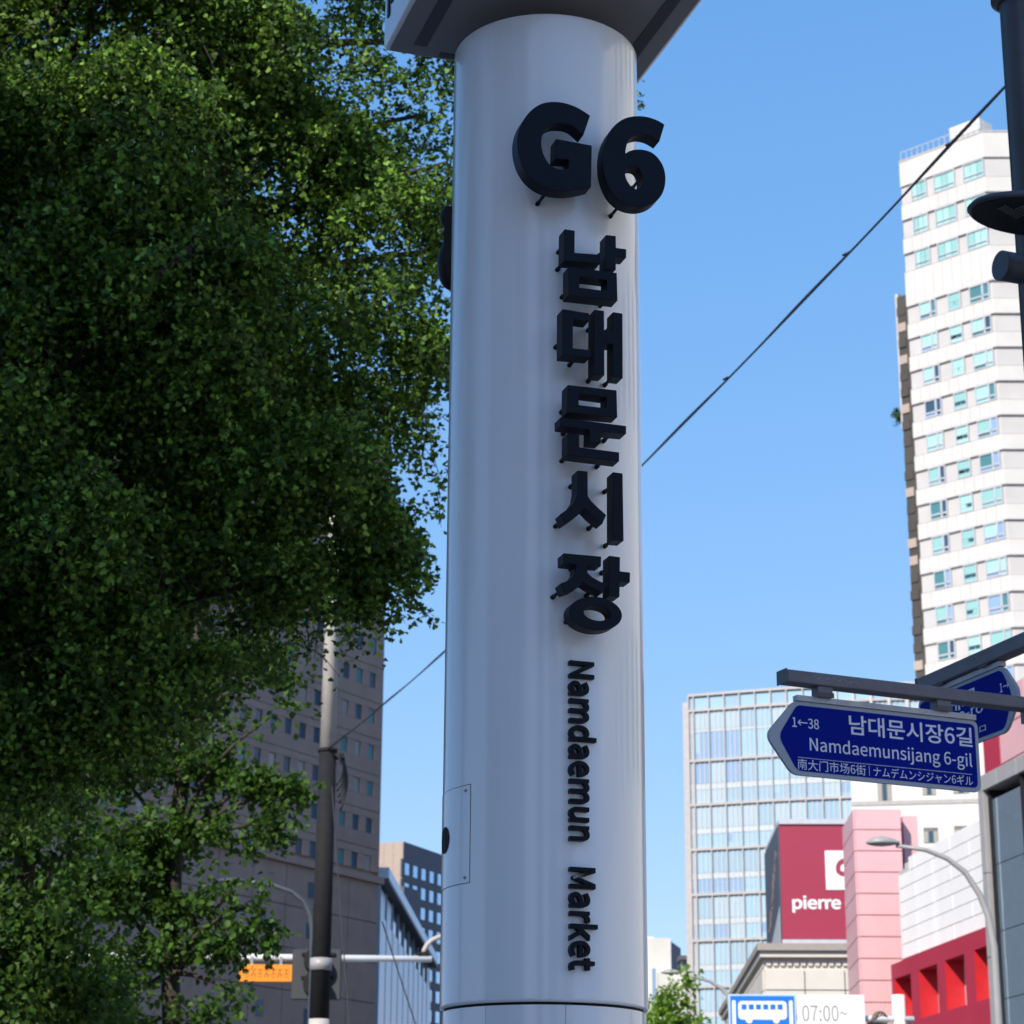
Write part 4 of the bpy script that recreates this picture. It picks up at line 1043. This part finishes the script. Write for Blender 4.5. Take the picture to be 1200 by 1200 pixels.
# red arcade: lintel, piers, jambs, back wall
vf = -0.45
def ur(px, py): return F.uz(px, py, vf)
z_lt = (ur(1045, 1132)[1] + ur(1161, 1084)[1])/2; z_lb = (ur(1067, 1142.5)[1] + ur(1131, 1115)[1])/2
u_a = ur(1044, 1132)[0]
z_sill = (ur(1111, 1183)[1] + ur(1146, 1175)[1])/2
MB().box(u_a, UE, vf, -0.01, z_lb, z_lt).build('red_lintel', M_red, b)
ops = [(ur(a_, 1145)[0], ur(c_, 1140)[0]) for a_, c_ in ((1047.7, 1067), (1077, 1098.6), (1108, 1131), (1143, 1166))]
pitch_o = (ops[2][0]-ops[1][0]); 
for k in range(1, 6): ops.append((ops[3][0]+pitch_o*k, ops[3][1]+pitch_o*k))
DJ = 2.4
prev = u_a
for (a_, c_) in ops:
    MB().box(prev, a_, vf, DJ, z_sill, z_lb-0.002).build('red_pier', M_red, b)
    MB().box(a_+0.001, a_+0.02, vf+0.004, DJ-0.43, z_sill+0.002, z_lb-0.004).build('jamb_sunlight', mat('sunlit_red', (0.52, 0.020, 0.028), rough=0.35), b)  # brighter red sheet, painting sunlight onto the viewer-facing jambs
    MB().plate(a_+0.02, c_-0.02, z_sill, z_lb-0.3, DJ-0.3, 0.05).build('recess_window', G_dark, b)
    MB().box(a_, a_+0.001+(c_-a_)*0.12, DJ-0.42, DJ-0.32, z_sill, z_lb-0.3).build('window_frame', M_wg, b)
    prev = c_
MB().box(prev, UE, vf, DJ, z_sill, z_lb-0.002).build('red_pier', M_red, b)
MB().box(u_a, UE, vf-0.03, DJ, 0.13, z_sill-0.002).build('red_base', M_red, b)
MB().box(u_a, UE, DJ, DJ+0.3, z_sill, z_lb).build('recess_wall', M_red, b)
MB().box(u_a+0.02, UE, 0.0, DJ+0.2, z_lb+0.001, zl-0.01).build('soffit_slab', M_red, b)
# plant room window and aerials behind the wall top are on other roofs

# ------------------------------------------------------------------ billboard block and stone block beneath it
YBB = 112.0
F = frame_px(913, 1000, YBB, 92)
b = thing('rooftop_billboard', 'magenta rooftop billboard box with white lettering and dark printed side', 'billboard', F.o, F.rz)
(c0_, zt_b), (_, zb_b) = F.uz(913, 966), F.uz(915, 1101)
cR = F.uz(1040, 1000)[0]
dep = 9.0
MB().box(c0_+0.02, cR, 0.1, dep, zb_b, zt_b).build('box_body', M_sleeve, b)
MB().plate(c0_, cR, zb_b+0.02, zt_b-0.02, 0.0, 0.09, 0.02).build('front_face', M_magenta, b)
MB().box(c0_-0.02, cR, -0.1, dep, zt_b, zt_b+0.25).build('top_trim', M_frame, b)
MB().box(c0_-0.02, cR, -0.06, 1.0, zb_b-0.35, zb_b-0.001).build('bottom_trim', M_frame, b)
# logo square with a ribbon curl
(s0_, st0), (s1_u, st1) = F.uz(966.5, 997), F.uz(1010, 1043)
ls = s1_u - s0_
lg = MB().plate(s0_, s0_+ls*1.05, st1, st0, -0.05, 0.045, 0.01).build('logo_square', M_white, b)
def arc_band(cx_, cz_, r0_, r1_, a0_, a1_, y, n=20, e=1.0):
    v_ = []; 
    for i in range(n+1):
        a_ = a0_+(a1_-a0_)*i/n; 
        for r__ in (r0_, r1_): v_.append((cx_+r__*math.cos(a_), y, cz_+r__*math.sin(a_)*e))
    v_ += [(x, y+0.008, z) for x, y, z in v_]; o_ = 2*(n+1); f_ = []
    for i in range(n):
        q_ = 2*i; f_ += [(q_, q_+1, q_+3, q_+2), (o_+q_, o_+q_+2, o_+q_+3, o_+q_+1), (q_, q_+2, o_+q_+2, o_+q_), (q_+1, o_+q_+1, o_+q_+3, q_+3)]
    f_ += [(0, o_, o_+1, 1), (2*n, 2*n+1, o_+2*n+1, o_+2*n)]
    return v_, f_
LC = F.uz(990, 1018); rb_ = ls*0.26
rc = MB(); rc.add(*arc_band(LC[0], LC[1], rb_*0.50, rb_, R_(75), R_(215), -0.06, e=1.1))
# the ribbon's tail sweeping to the lower right
tail = []
for i in range(13):
    t = i/12; a_ = R_(215); x_ = LC[0]+rb_*0.75*math.cos(a_) + t*rb_*2.1; z_ = LC[1]+1.1*rb_*0.75*math.sin(a_) - t*rb_*1.05 + 0.15*rb_*math.sin(t*math.pi) ; wd = rb_*(0.26 - 0.1*t)
    tail.append((x_-wd*0.35, z_-wd, x_+wd*0.35, z_+wd))
v_ = [(a_, -0.06, c_) for a_, c_, _, _ in tail] + [(a_, -0.06, c_) for _, _, a_, c_ in tail]; v_ += [(x, -0.052, z) for x, _, z in v_]; N_ = 13
rc.add(v_, [(i, i+1, N_+i+1, N_+i) for i in range(12)] + [(26+i, 26+N_+i, 26+N_+i+1, 26+i+1) for i in range(12)])
rc.build('logo_ribbon', M_magenta, lg)
me = text_mesh('pierre c', 1.0, ext=0.0, offset=0.009, space=0.98)
(tx0, _), (tx1, _) = F.uz(928.5, 1060), F.uz(985.5, 1060); _, tzb = F.uz(929, 1069.5); _, tzt = F.uz(929, 1049.5)
mp_ = text_mesh('pierre', 1.0, ext=0.0, offset=0.009, space=0.98); lo_, hi_ = bounds(mp_); lo2, hi2 = bounds(me)
kx = (tx1-tx0)/(hi_[0]-lo_[0])
fit_text(me, tx0, tx0+(hi2[0]-lo2[0])*kx, tzb, tzt, -0.012, M_white, 'lettering', b)
# dark printed side with pale script-like strokes
side = MB().box(c0_-0.08, c0_+0.018, 0.12, dep, zb_b+0.0, zt_b-0.05).build('side_face', mat('dark_side_print', (0.055, 0.065, 0.085), rough=0.5, var=0.1), b)
zq = F.uz(914, 1062)[1]
MB().add([(c0_-0.1, 0.05, zb_b-0.3), (c0_-0.1, dep, zb_b-0.3), (c0_-0.1, 0.05, zq), (c0_-0.082, 0.05, zb_b-0.3), (c0_-0.082, dep, zb_b-0.3), (c0_-0.082, 0.05, zq)], [(0,1,2),(5,4,3),(0,3,4,1),(1,4,5,2),(2,5,3,0)]).build('side_flashing', M_frame, b)
scr = MB(); zs_, ze_ = zb_b+1.2, zt_b-1.2
for k in range(46):
    t = k/45; z = ze_ + (zs_-ze_)*t + random.uniform(-.15, .15); y = 1.4 + 5.0*t + random.uniform(-.5, .5)
    scr.box(c0_-0.095, c0_-0.081, y, y+random.uniform(.15, .7), z, z+random.uniform(.06, .22))
scr.build('side_print', mat('bronze_print', (0.30, 0.22, 0.17), rough=0.6), side)
# stone block beneath
FS = frame_px(895, 1120, YBB-0.8, 92)
b = thing('cream_stone_block', 'cream stone building block with grey cornice carrying the magenta billboard', 'building', FS.o, FS.rz)
(e0, zc0) = FS.uz(893, 1114); eR = FS.uz(1050, 1115)[0]
MB().box(e0+0.1, eR, 0.3, 34, 0, zc0-0.3).build('wall', M_cream, b)
cornice = MB().box(e0-0.25, eR, -0.35, 34.2, zc0-0.02, zc0+0.32).build('cornice', mat('grey_cornice', (0.30, 0.27, 0.24), rough=0.7), b)
MB().box(e0-0.12, eR, -0.15, 34.1, zc0-0.32, zc0-0.022).build('cornice_moulding', M_cream, b)
sh = 1.02; zc_ = zc0-0.4
for i in range(9):
    z1_ = zc_-0.5 - i*sh; z0_ = z1_-sh+0.05
    for k in range(5):
        a_ = e0+0.1+k*1.95-(0 if i % 1 == 0 else 0.5); MB().plate(a_+0.025, min(a_+1.95, eR)-0.025, z0_, z1_, 0.05, 0.24, 0.01).build('stone_block', M_cream, b)
    for k in range(7):
        MB().box(e0+0.02, e0+0.09, 0.4+k*4.8, 0.4+k*4.8+4.72, z0_, z1_).build('stone_block', M_cream, b)
dent = MB()
for k in range(26): dent.box(e0+0.2+k*0.34, e0+0.2+k*0.34+0.22, 0.16, 0.24, zc_-0.3, zc_-0.1)
for k in range(60): dent.box(e0+0.055, e0+0.09, 0.3+k*0.55, 0.3+k*0.55+0.34, zc_-0.3, zc_-0.1)
dent.build('dentils', M_cream, b)['kind'] = 'stuff'
for k in range(6): MB().box(e0+2.2+k*1.5, e0+2.35+k*1.5, 1.6, 1.75, zc0+0.33, zb_b-0.36).build('billboard_leg', M_sleeve, b)

# ------------------------------------------------------------------ pink-clad building behind the road sign and the glass one at the right edge
F = frame_px(1153, 880, 78, 172)
b = thing('pink_clad_building', 'pink panelled facade with a red edge strip behind the blue road signs', 'building', F.o, F.rz)
zt_p = F.uz(1156, 822)[1]
MB().box(0, 14, 0.3, 8, 0, zt_p).build('wall', MATS['pink_joint'], b)
us_ = F.uz(1172, 880)[0]
MB().plate(0.0, us_-0.02, 1, zt_p, -0.02, 0.3, 0.01).build('red_strip', M_red, b)
for i in range(12):
    z1_ = zt_p - i*1.25; z0_ = z1_-1.21
    for k in range(4):
        MB().plate(us_+k*2.6+0.02, us_+(k+1)*2.6-0.02, z0_, z1_, 0.0, 0.28, 0.01).build('pink_panel', M_pink, b)
F = frame_px(1151, 950, 60, 170)
b = thing('glass_front_building', 'grey-framed blue glass building front at the far right edge', 'building', F.o, F.rz)
zt_g = (F.uz(1152, 912)[1] + F.uz(1199, 884)[1])/2
MB().box(0.1, 24, 0.5, 14, 0.13, zt_g-0.1).build('wall', M_sleeve, b)
fr = (F.uz(1158.5, 980)[0])
zf = zt_g - 0.42
for k in range(9): MB().plate(0.0+k*1.35+0.008, (k+1)*1.35-0.008, zf, zt_g, -0.1, 0.59, 0.01).build('header_panel', M_greyframe, b)
for k in range(9):
    z1_ = zf - 0.002 - k*2.2
    MB().plate(0.0, fr, max(z1_-2.185, 0.13), z1_, -0.1, 0.59, 0.01).build('jamb_panel', M_greyframe, b) if z1_ > 0.2 else None
gu = [fr+0.12]
while gu[-1] < 20: gu.append(gu[-1] + 2.3)
gz = [zf-0.25]
while gz[-1] > 0.5: gz.append(gz[-1]-1.75)
for k in range(len(gu)-1):
    for i in range(len(gz)-1):
        MB().plate(gu[k]+0.012, gu[k+1]-0.012, max(gz[i+1], 0.14)+0.012, gz[i]-0.012, 0.1, 0.05).build('glass_pane', G_blue, b)
for k in range(len(gu)): MB().box(gu[k]-0.06, gu[k]+0.06, -0.02 if k else 0.02, 0.45, 0.13, zf-0.003).build('mullion', M_sleeve, b)

# ------------------------------------------------------------------ unseen street behind and beside the camera, shaped for shade, reflections and bounce
s_dir = Vector((-sd.x, -sd.y, 0)).normalized(); perp = Vector((-s_dir.y, s_dir.x, 0))
c_ = s_dir*(-10.0) + perp*8.3
th_ = math.atan2(perp.y, perp.x)
HB = 26.3
b = thing('unseen_street_building', 'plain office building behind the viewer that shades the pavement', 'building', (c_.x, c_.y, 0), th_)
M_bk = mat('behind_wall', (0.50, 0.48, 0.45), rough=0.8, var=0.1, scale=0.4)
MB().box(-7.6, 7.0, 0.0, 12, 0, HB).build('wall', M_bk, b)
pwin = MB().plate(-0.9, 0.9, -0.8, 0.8, 0, 0.05).mesh('pane', G_dark)
for r in range(6):
    for k in range(4): place('pane', pwin, b, (-5+k*3.2, -0.06, 3+r*3.6))
for (x, y, wx, dy, h, m_, lab) in ((9, -46, 9, 12, 30, M_cream, 'unseen tall pale block added behind the viewer for reflections in the post'), (-6, -60, 8, 12, 38, M_darkwall, 'unseen tall dark block added far behind the viewer for reflections in the post'), (24, -40, 10, 24, 20, M_bk, 'unseen grey block added behind the viewer for reflections in the post')):
    t_ = thing('unseen_street_building', lab, 'building', (x, y, 0)); MB().box(-wx/2, wx/2, -dy, 0, 0, h).build('wall', m_, t_)  # unseen blocks, added to give the post streaky reflections
    for r_i in range(int(h/4)):
        for k in range(int(wx/2.6)): place('pane', pwin, t_, (-wx/2+1.5+k*2.6, 0.02, 2.5+r_i*4))
b2_ = thing('unseen_street_building', 'unseen pale building added right of the view to bounce sunlight onto the post', 'building', (12.0, 22, 0), math.atan2(-.866, .5))
MB().box(0, 34, 0.0, 12, 0, 19).build('wall', mat('pale_render', (0.74, 0.69, 0.61), rough=0.8), b2_)  # added out of view, turned sunward and pale to throw warm light back
for r in range(4):
    for k in range(8): place('pane', pwin, b2_, (4+k*3.8, -0.06, 3+r*4.2))

# ------------------------------------------------------------------ trees
def leaf_mat(name, c1, c2, trans):
    m = bpy.data.materials.new(name); m.use_nodes = True; t = m.node_tree; t.nodes.clear()
    out = t.nodes.new('ShaderNodeOutputMaterial'); geo = t.nodes.new('ShaderNodeNewGeometry')
    cr_ = t.nodes.new('ShaderNodeValToRGB'); cr_.color_ramp.elements[0].color = (*c1, 1); cr_.color_ramp.elements[1].color = (*c2, 1)
    e = cr_.color_ramp.elements.new(0.62); e.color = (*[a*.68+b_*.32 for a, b_ in zip(c1, c2)], 1)
    t.links.new(geo.outputs['Random Per Island'], cr_.inputs[0])
    p = t.nodes.new('ShaderNodeBsdfPrincipled'); p.inputs['Roughness'].default_value = 0.55; p.inputs['Specular IOR Level'].default_value = 0.25
    tr = t.nodes.new('ShaderNodeBsdfTranslucent'); mx = t.nodes.new('ShaderNodeMixShader'); mx.inputs[0].default_value = trans
    hs = t.nodes.new('ShaderNodeHueSaturation'); hs.inputs['Value'].default_value = 1.5; hs.inputs['Hue'].default_value = 0.485
    t.links.new(cr_.outputs[0], p.inputs['Base Color']); t.links.new(cr_.outputs[0], hs.inputs['Color']); t.links.new(hs.outputs[0], tr.inputs['Color'])
    t.links.new(p.outputs[0], mx.inputs[1]); t.links.new(tr.outputs[0], mx.inputs[2]); t.links.new(mx.outputs[0], out.inputs[0])
    return m
L_gk = leaf_mat('ginkgo_leaf', (0.016, 0.042, 0.010), (0.200, 0.370, 0.045), 0.22)
L_pl = leaf_mat('broad_leaf', (0.026, 0.066, 0.010), (0.080, 0.165, 0.020), 0.34)
L_yg = leaf_mat('young_leaf', (0.09, 0.19, 0.018), (0.22, 0.36, 0.045), 0.4)

def fan_leaves(pos, nrm, tip, size):
    """two folded quads per leaf: fan-shaped blade"""
    n = len(pos); side = np.cross(tip, nrm); side /= np.linalg.norm(side, axis=1, keepdims=True)+1e-9
    nrm = np.cross(side, tip)
    S = size[:, None]
    prof = [(0, 0, 0), (-.52, .62, .10), (-.26, .93, .08), (0, .80, -.02), (.26, .93, .08), (.52, .62, .10)]
    V = np.stack([pos + side*S*a + tip*S*b_ + nrm*S*c for a, b_, c in prof], 1).reshape(-1, 3)
    base = np.arange(n)[:, None]*6
    Fq = np.concatenate([base + np.array([[0, 3, 2, 1]]), base + np.array([[0, 5, 4, 3]])], 1).reshape(-1, 4)
    return V, Fq
def broad_leaves(pos, nrm, tip, size):
    n = len(pos); side = np.cross(tip, nrm); side /= np.linalg.norm(side, axis=1, keepdims=True)+1e-9
    nrm = np.cross(side, tip); S = size[:, None]
    prof = [(0, 0, 0), (-.42, .30, .08), (-.30, .70, .05), (0, 1.0, -.06), (.30, .70, .05), (.42, .30, .08)]
    V = np.stack([pos + side*S*a + tip*S*b_ + nrm*S*c for a, b_, c in prof], 1).reshape(-1, 3)
    base = np.arange(n)[:, None]*6
    Fq = np.concatenate([base + np.array([[0, 3, 2, 1]]), base + np.array([[0, 5, 4, 3]])], 1).reshape(-1, 4)
    return V, Fq
def quads_mesh(name, V, Fq, m):
    me = bpy.data.meshes.new(name); me.vertices.add(len(V)); me.vertices.foreach_set('co', V.astype(np.float32).ravel())
    me.loops.add(Fq.size); me.loops.foreach_set('vertex_index', Fq.astype(np.int32).ravel())
    me.polygons.add(len(Fq)); me.polygons.foreach_set('loop_start', np.arange(0, Fq.size, 4, dtype=np.int32)); me.update(calc_edges=True)
    me.validate(); me.materials.append(m); return me
def unit(a): return a/(np.linalg.norm(a, axis=-1, keepdims=True)+1e-9)
def shoots(clumps, n_per, length, spurs, per_spur, size, droop, twigs):
    """clumps: (centre, radius, zscale).  shoots grow outward, sag, and carry tufts of leaves; returns leaf arrays and twig polylines"""
    PO_, NO_, TI_, SZ_ = [], [], [], []; tw_ = []
    for (c, r, zs, dens) in clumps:
        n = int(n_per*dens*r*r)
        d = unit(rng.normal(size=(n, 3)))
        st = np.array(c) + d*np.array([r, r, r*zs])*(rng.random((n, 1))**0.6)*0.9
        dr = unit(d*0.7 + rng.normal(size=(n, 3))*0.55 + np.array([0, 0, -0.1]))
        Ls = length*(0.6+0.8*rng.random(n))*min(1.0, 0.5 + r*0.4)
        for s in range(spurs):
            t = (s+0.5)/spurs
            p = st + dr*(Ls*t)[:, None]; p[:, 2] -= droop*Ls*t*t
            for q in range(per_spur):
                off = rng.normal(size=(n, 3))*0.028*(size/0.06)
                PO_.append(p+off); ti = unit(rng.normal(size=(n, 3))*0.8 + np.array([0, 0, -0.55]) + dr*0.4); TI_.append(ti)
                NO_.append(unit(rng.normal(size=(n, 3))*0.75 + np.array([0, 0, 0.9]))); SZ_.append(size*(0.65+0.6*rng.random(n)))
        if twigs:
            for i in range(0, n, twigs):
                tw_.append([tuple(st[i] + dr[i]*Ls[i]*t - np.array([0, 0, droop*Ls[i]*t*t])) for t in (0, .33, .66, 1.0)])
    return np.concatenate(PO_), np.concatenate(NO_), np.concatenate(TI_), np.concatenate(SZ_), tw_
def limb(a, b_, bend, n=8):
    a, b_ = Vector(a), Vector(b_); ax = (b_-a); side = ax.cross(Vector((0, 0, 1))).normalized() if abs(ax.normalized().z) < .95 else Vector((1, 0, 0))
    return [a.lerp(b_, i/n) + side*bend*math.sin(math.pi*i/n) + Vector((0, 0, 0.12*ax.length*math.sin(math.pi*i/n)*0.5)) for i in range(n+1)]
def tree(name, label, cat, base, trunk_top, r0, clumps, leafm, fn, args, limbs=True, group=None, thin=0.36):
    t = thing(name, label, cat, base, 0, group); B = Vector(base)
    tk = [Vector((0, 0, 0)).lerp(Vector(trunk_top)-B, i/8) + Vector((0.12*math.sin(i*1.3), 0.1*math.cos(i*1.7)-0.1, 0)) for i in range(9)]
    MB().tube(tk, [r0*(1-0.075*i) for i in range(9)], 14).build('trunk', M_bark, t)
    if limbs:
        for i, (c, r, zs, dn) in enumerate(clumps):
            if r < 0.2 or (i % 9 and len(clumps) > 60): continue
            cc = Vector(c)-B; zt__ = max(min(cc.z-abs(cc.x)*0.35-0.4, tk[-1].z), tk[3].z); k = min(range(9), key=lambda j: abs(tk[j].z-zt__))
            lm = limb(tk[k], cc, random.uniform(-.3, .3)); Lr = min(r0*0.32, 0.035+0.012*(cc-tk[k]).length)
            MB().tube(lm, [Lr*(1-0.1*j) for j in range(9)], 7).build('limb', M_bark, t)
    P_, N_, T_, S_, tw_ = shoots(clumps, *args)
    # thin the leaves out between sagging layers, so that the crown opens into sprays and dark pockets
    q_ = P_ - np.array(B); hd2 = np.hypot(q_[:, 0], q_[:, 1]); zz3 = q_[:, 2] + 0.28*hd2
    ph = rng.random(10)*6.28
    f_ = np.zeros(len(P_))
    for i, (kx, ky, kz, a_) in enumerate(((1.7, .9, 3.3, 1), (-1.1, 1.8, 4.3, .9), (2.6, -1.3, 2.4, .8), (.7, 2.4, 6.1, .6), (-3.1, .8, 5.2, .6), (3.7, 2.9, 3.0, .5))):
        f_ += a_*np.sin(kx*P_[:, 0] + ky*P_[:, 1] + kz*zz3 + ph[i])
    keep = rng.random(len(P_)) < np.clip(0.70 + thin*f_, 0.06, 1.0)
    P_, N_, T_, S_ = P_[keep], N_[keep], T_[keep], S_[keep]
    V, Fq = fn(P_ - np.array(B), N_, T_, S_)
    o = place('crown', quads_mesh('crown', V, Fq, leafm), t); o['kind'] = 'stuff'
    if tw_:
        mb = MB()
        for q in tw_: mb.tube([Vector(p)-B for p in q], [0.006, 0.005, 0.004, 0.002], 3, caps=False)
        o = mb.build('twigs', M_bark, t); o['kind'] = 'stuff'
    print(name, len(P_)); return t
def cp(px, py, Y, r, zs=0.85, dn=1.0):
    p = at(px, py, Y); return ((p.x, p.y, p.z), r, zs, dn)
CL = []
for (x, y, Y, r, d) in [
    (-60,60,17,1.25,1),(70,50,16.8,1.2,1),(210,40,16.4,1.2,1),(340,50,16.8,1.1,1),(450,80,17.4,0.85,.8),
    (-60,230,16.8,1.25,1),(70,220,16.4,1.2,1),(200,215,16,1.15,1),(330,225,16.4,1.1,1),(440,245,17,0.8,.75),
    (-60,400,16.8,1.25,1),(70,390,16.4,1.2,1),(200,400,16,1.1,1),(330,400,16.5,1.05,.9),(435,410,16.9,0.75,.75),
    (-60,570,16.8,1.25,1),(70,570,16.5,1.2,1.1),(190,575,16.2,1.1,1.1),(310,560,16.5,1.0,1.1),(415,540,16.6,0.7,1),(480,585,16.8,0.36,1),
    (-40,740,16.8,1.2,1.1),(70,730,16.6,1.05,1.1),(180,700,16.5,0.9,1.1),(290,670,16.5,0.7,1.2),(375,665,16.6,0.5,1.2),(440,640,16.7,0.4,1.1),(400,690,16.7,.34,1.2),(432,690,16.7,.26,1.2),(385,728,16.7,.22,1.1),(452,664,16.8,.28,1.1),(476,652,16.8,.2,1),(340,720,16.6,.36,1.2),(300,735,16.6,.4,1.2),
    (20,850,17,0.9,1.1),(110,820,17,0.7,1.1),
    # farther layer
    (40,120,19.4,1.3,.62),(200,120,19.4,1.3,.62),(350,150,19.2,1.2,.6),(480,170,18.8,0.9,.45),(40,320,19.4,1.3,.62),(200,320,19.4,1.2,.62),(350,330,19,1.1,.55),(490,330,18.6,.8,.4),
    (40,520,19.4,1.3,.62),(200,520,19.2,1.2,.62),(340,500,18.8,1.0,.8),(450,480,18.2,.7,.6),(30,680,19.2,1.2,.62),(160,660,19,1.0,.62),
    (610,60,18.8,1.0,.5),(615,220,18.8,0.75,.5),(640,330,18.6,0.6,.45),(590,420,18.2,.7,.7),(570,540,17.8,.45,.8),(330,600,18.5,.75,1.1),(400,600,18.2,.55,1.3),(360,665,18,.5,1.3),(430,630,17.6,.4,1.3),(380,560,17.6,.6,1.2),(672,105,18.6,.36,.5),
    # above the frame
    (-60,-140,17,1.3,.8),(90,-150,16.6,1.3,.8),(250,-160,16.6,1.3,.8),(400,-150,17,1.2,.7),(520,-120,18,1.1,.6)]:
    c, r_, zs, dn = cp(x, y, Y, r, .85, d)
    n_ = (13 if x < 300 else 10) if r > 0.7 else 6
    for k in range(n_):
        v_ = unit(rng.normal(size=3)); q = 0.35 + 0.65*rng.random()**0.7
        CL.append(((c[0]+v_[0]*r*q*1.05, c[1]+v_[1]*r*q, c[2]+v_[2]*r*q*.95), r*(0.21+0.17*rng.random()), .7, dn*(1.8 if x < 300 else 1.45)*(0.6+0.8*rng.random())))
tb = at(-150, 900, 17.8)
tree('ginkgo_tree', 'big dense street tree with small fan leaves filling the upper left', 'tree', (tb.x, 17.8, 0.13), (tb.x+0.6, 17.9, 10.6), 0.30, CL, L_gk, fan_leaves,
     (400, 0.50, 8, 3, 0.050, 0.6, 22), group=None)
# unseen canopy, added left of and above the view to block skylight
CLN = []
for k in range(46):
    v_ = unit(rng.normal(size=3)); q = rng.random()**0.4
    CLN.append(((-6.3+v_[0]*2.5*q, 8.0+v_[1]*2.6*q, 7.4+v_[2]*3.0*q), 0.8, .8, .5))
for k in range(30):
    y_ = 4.5 + 7.0*rng.random(); CLN.append(((-1.6-4.0*rng.random(), y_, 0.55*y_ + 4.6 + 1.8*rng.random()), 0.8, .8, .6))
tree('ginkgo_tree', 'unseen tree added outside the left of the view to block skylight', 'tree', (-6.6, 8.0, 0.13), (-6.4, 8.0, 8.5), 0.24, CLN, L_gk, fan_leaves, (90, 0.6, 6, 3, 0.075, 0.4, 0), False)
# second tree, farther, layered sprays
CL2 = []
for (x, y, Y, r, d) in [(240,770,28,.6,1),(300,765,27.6,.35,1),(335,785,27.4,.2,1),(190,820,28,.7,1),(270,860,27.6,.35,.9),(315,842,27.3,.25,1),(345,828,27.2,.14,1),(130,900,28,.8,1),(225,905,28,.6,1),
    (300,915,27.5,.38,1),(345,925,27.3,.26,1),(180,970,28,.8,1),(250,985,27.6,.5,1),(315,965,27.3,.32,1),(120,1040,28,.9,1),(220,1060,28,.42,.8),(275,1030,27.5,.3,1),(300,1060,27.5,.22,1),(160,1130,28,.7,1),(250,1110,27.6,.36,1),(285,1095,27.4,.25,1),(318,1098,27.4,.17,1),
    (110,1210,28,.8,1),(230,1190,28,.4,.8),(280,1165,27.6,.2,1),(200,700,28.5,.7,.8)]:
    CL2.append(cp(x, y, Y, r, .45, d))
tb = at(213, 1100, 28.2)
tree('street_tree', 'younger street tree with layered broad leaves low at left before the dark tower', 'tree', (tb.x, 28.2, 0.13), (tb.x-0.1, 28.3, 12.2), 0.15, CL2, L_pl, broad_leaves,
     (300, 0.42, 6, 3, 0.088, 0.25, 0))
CL3 = []
for (x, y, Y, r, d) in [(-30,920,23,.8,.8),(40,930,23.2,.6,.8),(60,1000,23,.7,.8),(-20,1030,23,.9,.8),(80,1080,23.3,.7,.8),(10,1120,23,.8,.8),(60,1170,23,.8,.8),(120,1180,23.4,.6,.7),(-40,1200,23,.9,.8)]:
    CL3.append(cp(x, y, Y, r, .6, d))
tb = at(20, 1100, 23.6)
tree('street_tree', 'sun-dappled street tree with bright leaves at the lower left corner', 'tree', (tb.x, 23.6, 0.13), (tb.x+0.1, 23.7, 8.6), 0.14, CL3, L_pl, broad_leaves,
     (230, 0.5, 6, 3, 0.085, 0.3, 0))
# little sunlit tree right of the post
CL4 = [cp(x, y, 60, r, 1.0, 1) for x, y, r in ((775,1190,.5),(785,1172,.34),(782,1162,.2),(800,1165,.26),(804,1152,.2),(806,1146,.12),(795,1196,.5),(768,1178,.25),(812,1200,.3),(770,1210,.6),(800,1215,.6))]
tb = at(787, 1200, 60)
tree('young_tree', 'small bright green young tree low beside the right foot of the post', 'tree', (tb.x, 60, 0.0), (tb.x, 60, at(787, 1180, 60).z), 0.07, CL4, L_yg, broad_leaves,
     (190, 0.5, 5, 3, 0.12, -0.2, 0), thin=0.12)
# ledge plant on the high-rise
pp = at(1055, 487, 203); P_, N_, T_, S_, _ = shoots([((0, 0, 0), .8, 1, 1)], 60, .5, 4, 3, .22, .1, 0)
V, Fq = broad_leaves(P_, N_, T_, S_); o = place('ledge_plant', quads_mesh('ledge_plant', V, Fq, L_pl), None, pp); tag(o, 'tiny green plant growing from the left edge of the white high-rise', 'plant')
